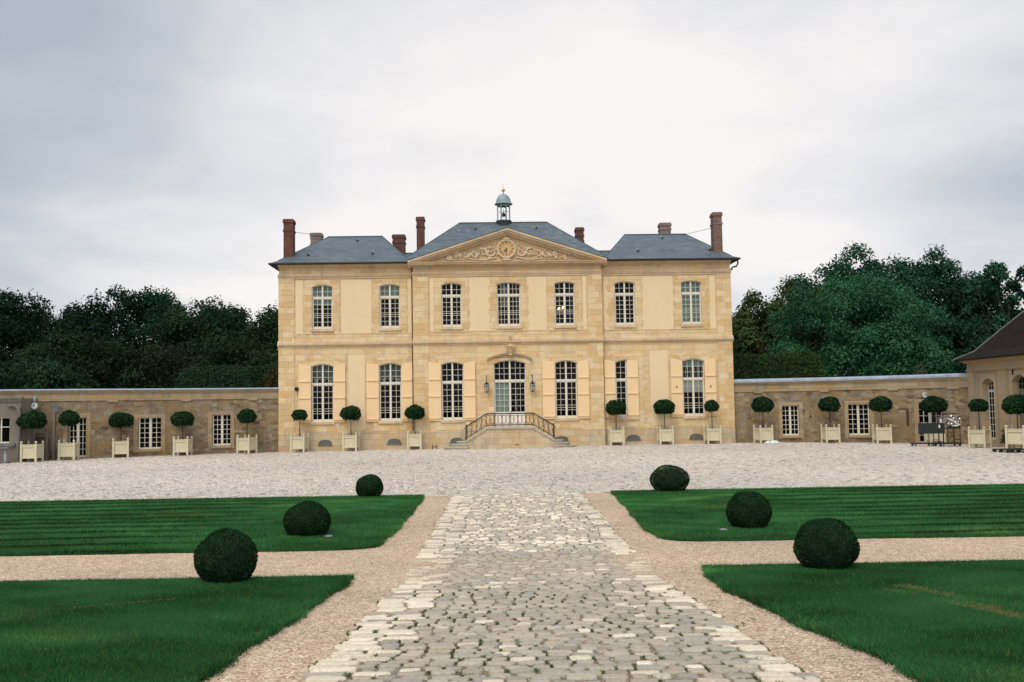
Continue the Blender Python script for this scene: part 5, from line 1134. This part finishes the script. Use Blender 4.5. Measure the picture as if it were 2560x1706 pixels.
for i,(px,Y,rz,cw,cz,ch_,lift,lab) in enumerate(POTS):
    X = Xat(px,Y,1120 if i < 5 else 1105); t = thing('potted_tree', lab, 'potted tree', (X,Y,float(zg(X,Y))+.02+lift), rz, 'clipped trees in pale wooden tubs round the court')
    if i == 0: PL0 = planter_parts(t)
    else: dup(PL0, t)
    V,F,cv = PROT[i]; np_mesh('crown', V*np.array([cw,cw,ch_])+np.array([0,0,cz-.0]), F, M['leaf'], t, cv)
    m = MB(); m.path([(0,0,.86),(.01*(i%3-1),0,1.3),(.02*((i*7)%3-1),0,cz)],[.028,.022,.02],6)
    for q in range(5): a = q*1.3+i; m.path([(0,0,cz-.18),(cw*.4*cos(a),cw*.4*sin(a),cz+.1)],[.012,.006],4)
    m.build('trunk', M['bark'], t)
X = Xat(2548,46.6,1130); t = thing('pallet', 'dark green wooden pallet under the rightmost tub tree', 'pallet', (X,46.6,float(zg(X,46.6))+.02), .1); m = MB()
for k in range(6): m.box(-1.0,.9,-.62+k*.22,-.45+k*.22,.12,.15)
m.build('deck', plain('dark_green_paint',(.018,.03,.02)), t); m = MB()
for x in (-.98,-.1,.75): 
    for y in (-.6,0,.5): m.box(x,x+.14,y,y+.12,0,.119)
m.build('block', M['charcoal'], t)
# white sheeting
X = Xat(1930,58.7,1107); m = MB(); rd = random.Random(3); n = 14
P = [[(-.55+1.1*i/n+rd.gauss(0,.02), -.2+.4*j/6+rd.gauss(0,.02), (.02+.20*max(0,sin(pi*i/n))*sin(pi*j/6)*rd.uniform(.3,1.2))) for j in range(7)] for i in range(n+1)]
for i in range(n):
    for j in range(6): m.add([P[i][j],P[i+1][j],P[i+1][j+1],P[i][j+1]],[(0,1,2,3)])
sh = m.build('plastic_sheet', M['white']); sh.location = (X,58.7,float(zg(X,58.7))+.02); tag(sh,'crumpled white plastic sheeting on the cobbles beside a tub at the right wall','plastic sheet')

# ------------------------------------------------------------------ equipment trolleys
X = Xat(2366,53.2,1080); t = thing('equipment_trolley', 'tall black metal trolley wrapped in clear plastic film before the right wall', 'trolley', (X,53.2,float(zg(X,53.2))+.02), .06)
m = MB()
for x in (-.58,-.32,-.05,.2,.57):
    for y in (-.3,.3): m.tube((x,y,.12),(x,y,1.55 if abs(x) > .3 else 1.72),.022 if abs(x) > .5 else .014,None,5)
for z in (1.72,1.55,.95): 
    for y in (-.3,.3): m.tube((-.6,y,z),(.6,y,z),.02,None,5)
for x in (-.6,.6):
    for z in (1.55,.95,.35): m.tube((x,-.3,z),(x,.3,z),.018,None,5)
for z in (.75,.55): m.tube((-.05,-.3,z),(.2,-.3,z),.016,None,5)
m.build('frame', M['black'], t); m = MB(); m.box(-.62,.62,-.34,.34,.12,.19); m.build('deck', M['charcoal'], t); m = MB(); m.box(-.05,.6,-.33,-.30,.98,1.12); m.build('crossboard', M['charcoal'], t)
for x in (-.5,.55):
    for y in (-.28,.28): m = MB(); m.tube((x,y-.02,.06),(x,y+.02,.06),.058,None,10); m.box(x-.01,x+.01,y-.025,y+.025,.05,.12); m.build('wheel', M['black'], t)
m = MB(); rd = random.Random(8); n1,n2 = 22,9
P = [[(( -.62+1.24*i/n1), -.36+.05*sin(i*1.7+j)+.04*rd.random(), 1.05+.5*j/n2+.12*sin(pi*i/n1)*(j/n2)) for j in range(n2+1)] for i in range(n1+1)]
for i in range(n1):
    for j in range(n2): m.add([P[i][j],P[i+1][j],P[i+1][j+1],P[i][j+1]],[(0,1,2,3)])
m.build('plastic_wrap', M['wrap'], t)
m = MB(); m.path([(-.15,-.38,1.5),(.1,-.40,1.38),(.35,-.40,1.22),(.55,-.38,1.16)],[.02,.05,.045,.02],6); m.path([(.1,-.38,1.10),(.35,-.42,1.08),(.58,-.38,1.17)],[.02,.045,.02],6); m.blob((-.5,-.38,1.35),(.05,.03,.13)); m.build('wrap_fold', M['white'], t)
X = Xat(2325,52.9,1078); t = thing('display_board', 'dark charcoal board leaning on the black trolley', 'board', (X,52.72,float(zg(X,53))+.02), .03)
m = MB(); m.box(-.72,.70,-.03,.02,.68,1.24); m.build('board', M['charcoal'], t, bevel=.008); m = MB()
for x in (-.15,.1,.62): m.box(x-.015,x+.015,.021,.05,.0,.9)
m.build('leg', M['black'], t); m = MB(); m.box(.36,.45,-.036,-.031,.98,1.14); m.build('paper_tag', M['white'], t)
X = Xat(2303,53.6,1110); t = thing('platform_trolley', 'low flat black platform trolley on the cobbles left of the tall trolley', 'trolley', (X-.05,53.4,float(zg(X,53.4))+.02), -.05)
m = MB(); m.box(-.58,.55,-.3,.3,.12,.18); m.build('deck', M['charcoal'], t, bevel=.01)
for x in (-.45,.42):
    for y in (-.25,.25): m = MB(); m.tube((x,y-.02,.06),(x,y+.02,.06),.058,None,10); m.box(x-.012,x+.012,y-.026,y+.026,.05,.12); m.build('wheel', M['concrete'], t)

# ------------------------------------------------------------------ clipped box balls on the lawns
def box_ball(label, X, Y, w, h, n, leafs, seed, dz=.05):
    global rng
    t = thing('box_ball', label, 'topiary bush', (X,Y,float(zg(X,Y))+dz-.02), 0, 'clipped box balls on the lawns'); k_ = rng; rng = np.random.default_rng(seed)
    def shape(s):
        z = s[:,2]; q = np.where(z < 0, 1+.03*z, 1.)[:,None]; lump = 1+.03*np.sin(s[:,0]*4+seed)*np.sin(s[:,1]*5+1)+.02*np.sin(s[:,2]*5+seed+s[:,0]*3)
        P = s*q*lump[:,None]; P[:,2] = np.where(P[:,2] < 0, np.maximum(P[:,2]*.95, -.72), P[:,2]); return P
    s = sph(n); P = shape(s)*np.array([w/2,w/2,h*.58]); P *= rng.uniform(.94,1.02,n)[:,None]; P[:,2] += h*.42
    tw = rng.random(n) < .05; P[tw] = P[tw]*1.015
    clump = .8+.4*(.5+.5*np.sin(P[:,0]*17+seed)*np.sin(P[:,2]*15+P[:,1]*9)); V,F,cv = leaves(P, s, leafs*rng.uniform(.6,1.4,n), pal(n,[(.009,.032,.012),(.014,.042,.015),(.006,.022,.010),(.026,.060,.020)],.45)*clump[:,None], .5); rng = k_
    np_mesh('foliage', V, F, M['leaf'], t, cv)
    m = MB(); m.blob((0,0,h*.44),(w*.44,w*.44,h*.43),14,9); m.build('twigs', M['bark'], t, smooth=True)
    m = MB(); m.tube((0,0,-.05),(0,0,h*.4),.05,.03,7); m.build('stem', M['bark'], t)
box_ball('smallest box ball, farthest on the left lawn at its court edge', -4.28,28.9,.80,.64,11000,.033,51)
box_ball('squat middle box ball on the left lawn beside a pale stone', -4.38,20.35,.95,.68,18000,.030,52)
box_ball('large nearest box ball on the left at the gravel cross path', -4.36,14.4,.86,.73,26000,.024,53)
box_ball('low wide box ball, farthest on the right lawn at its court edge', 4.40,29.1,1.12,.76,13000,.033,54)
box_ball('egg-shaped middle box ball on the right lawn', 4.58,20.4,.88,.75,18000,.030,55)
box_ball('large nearest box ball on the right at the gravel cross path', 4.34,14.75,.90,.73,26000,.024,56)
# flat stones on the lawn, leaves and petals
def pebble(label, X, Y, r, mat, nm='stone', cat='stone'):
    m = MB(); m.blob((0,0,.01),(r,r*.7,r*.3),9,6); o = m.build(nm, mat, None, smooth=True); o.location = (X,Y,float(zg(X,Y))+.07); tag(o,label,cat)
pebble('flat grey stone lying on the left lawn right of the middle box ball', -3.85,19.8,.09,M['lawnstone'])
pebble('flat grey stone lying on the right lawn left of the middle box ball', 3.92,19.8,.09,M['lawnstone'])
m = MB(); m.add([(-.06,0,0),(0,-.035,.012),(.07,.0,.03),(0,.04,.015)],[(0,1,2,3)]); o = m.build('fallen_leaf', M['black']); o.location = (1.02,14.3,float(zg(1.02,14.3))+.035); tag(o,'dark curled leaf lying on the stone path near the crossing','leaf')
rd = random.Random(12); BR_ = plain('dry_leaf',(.20,.08,.04))
LB = ['dry reddish leaf on the gravel right of the path, nearest the lawn tip','short brown twig-like leaf on the right gravel strip','brown leaf at the grass edge low in the right corner','dry leaf on the gravel beside the right path edge']
for (px,py,z,lab) in ((1850,1564,.35,LB[0]),(1875,1554,.33,LB[1]),(2335,1700,.55,LB[2]),(1775,1507,.25,LB[3])):
    k = (2.62-z)/((py-(1012-.0157*(px-1280)))/2489); X = Xat(px,k,py); m = MB(); m.add([(-.05,0,.0),(0,-.02,.01),(.05,.005,.02),(.01,.02,.012)],[(0,1,2,3)]); o = m.build('fallen_leaf', BR_); o.location = (X,k,float(zg(X,k))+.02); o.rotation_euler = (0,0,rd.random()*3); tag(o,lab,'leaf')

# ------------------------------------------------------------------ sky, light, camera
w = bpy.data.worlds.new('World'); SC.world = w; w.use_nodes = True; nt = w.node_tree; nt.nodes.clear()
SUN_EL, SUN_AZ = 52, 205   # behind the camera, slightly to its left
out = N(nt,'ShaderNodeOutputWorld'); bg = N(nt,'ShaderNodeBackground'); nt.links.new(bg.outputs[0], out.inputs[0])
sky = N(nt,'ShaderNodeTexSky', sky_type='NISHITA', sun_disc=False); sky.sun_elevation = R_(SUN_EL); sky.sun_rotation = R_(SUN_AZ)
tc = N(nt,'ShaderNodeTexCoord').outputs['Generated']; sep = N(nt,'ShaderNodeSeparateXYZ'); nt.links.new(tc, sep.inputs[0]); dx,dy,dz = sep.outputs
cv_ = N(nt,'ShaderNodeCombineXYZ'); den = ma(nt,'ADD',ma(nt,'MAXIMUM',dz,0.),.22)
nt.links.new(ma(nt,'DIVIDE',dx,den),cv_.inputs[0]); nt.links.new(ma(nt,'DIVIDE',dy,den),cv_.inputs[1]); cloud = cv_.outputs[0]
n1 = noise(nt, scaled(nt,cloud,1.,.8,1,(2.1,.4,0)), .85, 5, .5, .3); n2 = noise(nt, scaled(nt,cloud,1,1,1,(7.,3.,0)), 2.6, 5, .55, .2)
# bright veil ahead (low sun-lit cloud over the house), heavier grey-blue cloud to both sides and overhead
ax = ma(nt,'MULTIPLY',ma(nt,'ABSOLUTE',ma(nt,'SUBTRACT',dx,.02)),1.9); gx = ma(nt,'MULTIPLY',ax,ax)
el = ma(nt,'MULTIPLY',ma(nt,'MAXIMUM',ma(nt,'SUBTRACT',dz,.10),0.),1.75); ahead = ma(nt,'SUBTRACT',.93,ma(nt,'ADD',ma(nt,'MULTIPLY',gx,.62),ma(nt,'MULTIPLY',el,el)))
f = ma(nt,'ADD',ahead,ma(nt,'ADD',ma(nt,'MULTIPLY',ma(nt,'SUBTRACT',n1,.5),1.8),ma(nt,'MULTIPLY',ma(nt,'SUBTRACT',n2,.5),.7)))
cc = ramp(nt, f, [(.0,(.42,.48,.54)),(.34,(.57,.605,.65)),(.60,(.73,.735,.755)),(.93,(.92,.885,.872))])
mixed = mixc(nt, .06, cc, mixc(nt, 1., sky.outputs[0], (.1,.1,.1), 'MULTIPLY'))
# an overcast sky is brighter high up than at the horizon
back = ma(nt,'MULTIPLY',ma(nt,'MAXIMUM',ma(nt,'MULTIPLY',dy,-1.),0.),SKYB if 'SKYB' in globals() else .9)
up = ma(nt,'ADD',ma(nt,'ADD',1.,back),ma(nt,'MULTIPLY',ma(nt,'MINIMUM',ma(nt,'MAXIMUM',ma(nt,'MULTIPLY',ma(nt,'SUBTRACT',dz,.42),2.2),0.),1.),1.0))
nt.links.new(mixed, bg.inputs[0]); nt.links.new(up, bg.inputs[1])
sl = bpy.data.lights.new('sun','SUN'); sl.energy = 1.5; sl.angle = R_(30); sl.color = (1,.91,.78); so = bpy.data.objects.new('sun', sl); C.objects.link(so)
so.rotation_euler = (R_(90-SUN_EL), 0, R_(180-SUN_AZ)+pi) ; so.rotation_euler = (R_(90-SUN_EL),0,R_(-25))
cam = bpy.data.cameras.new('camera'); co_ = bpy.data.objects.new('camera', cam); C.objects.link(co_); SC.camera = co_
cam.sensor_width = 36; cam.lens = 35; cam.clip_end = 6000; co_.location = (-.35,0,2.62)
from mathutils import Euler, Matrix
co_.matrix_world = Matrix.Translation((-.35,0,2.62)) @ Matrix.Rotation(R_(-.46),4,'Z') @ Matrix.Rotation(R_(93.65),4,'X') @ Matrix.Rotation(R_(-.9),4,'Z')
SC.view_settings.view_transform = 'Standard'; SC.view_settings.look = 'None'; SC.view_settings.exposure = .1; SC.view_settings.gamma = 1
SC.cycles.max_bounces = 6; SC.cycles.diffuse_bounces = 3; SC.cycles.transparent_max_bounces = 12; SC.cycles.use_denoising = True
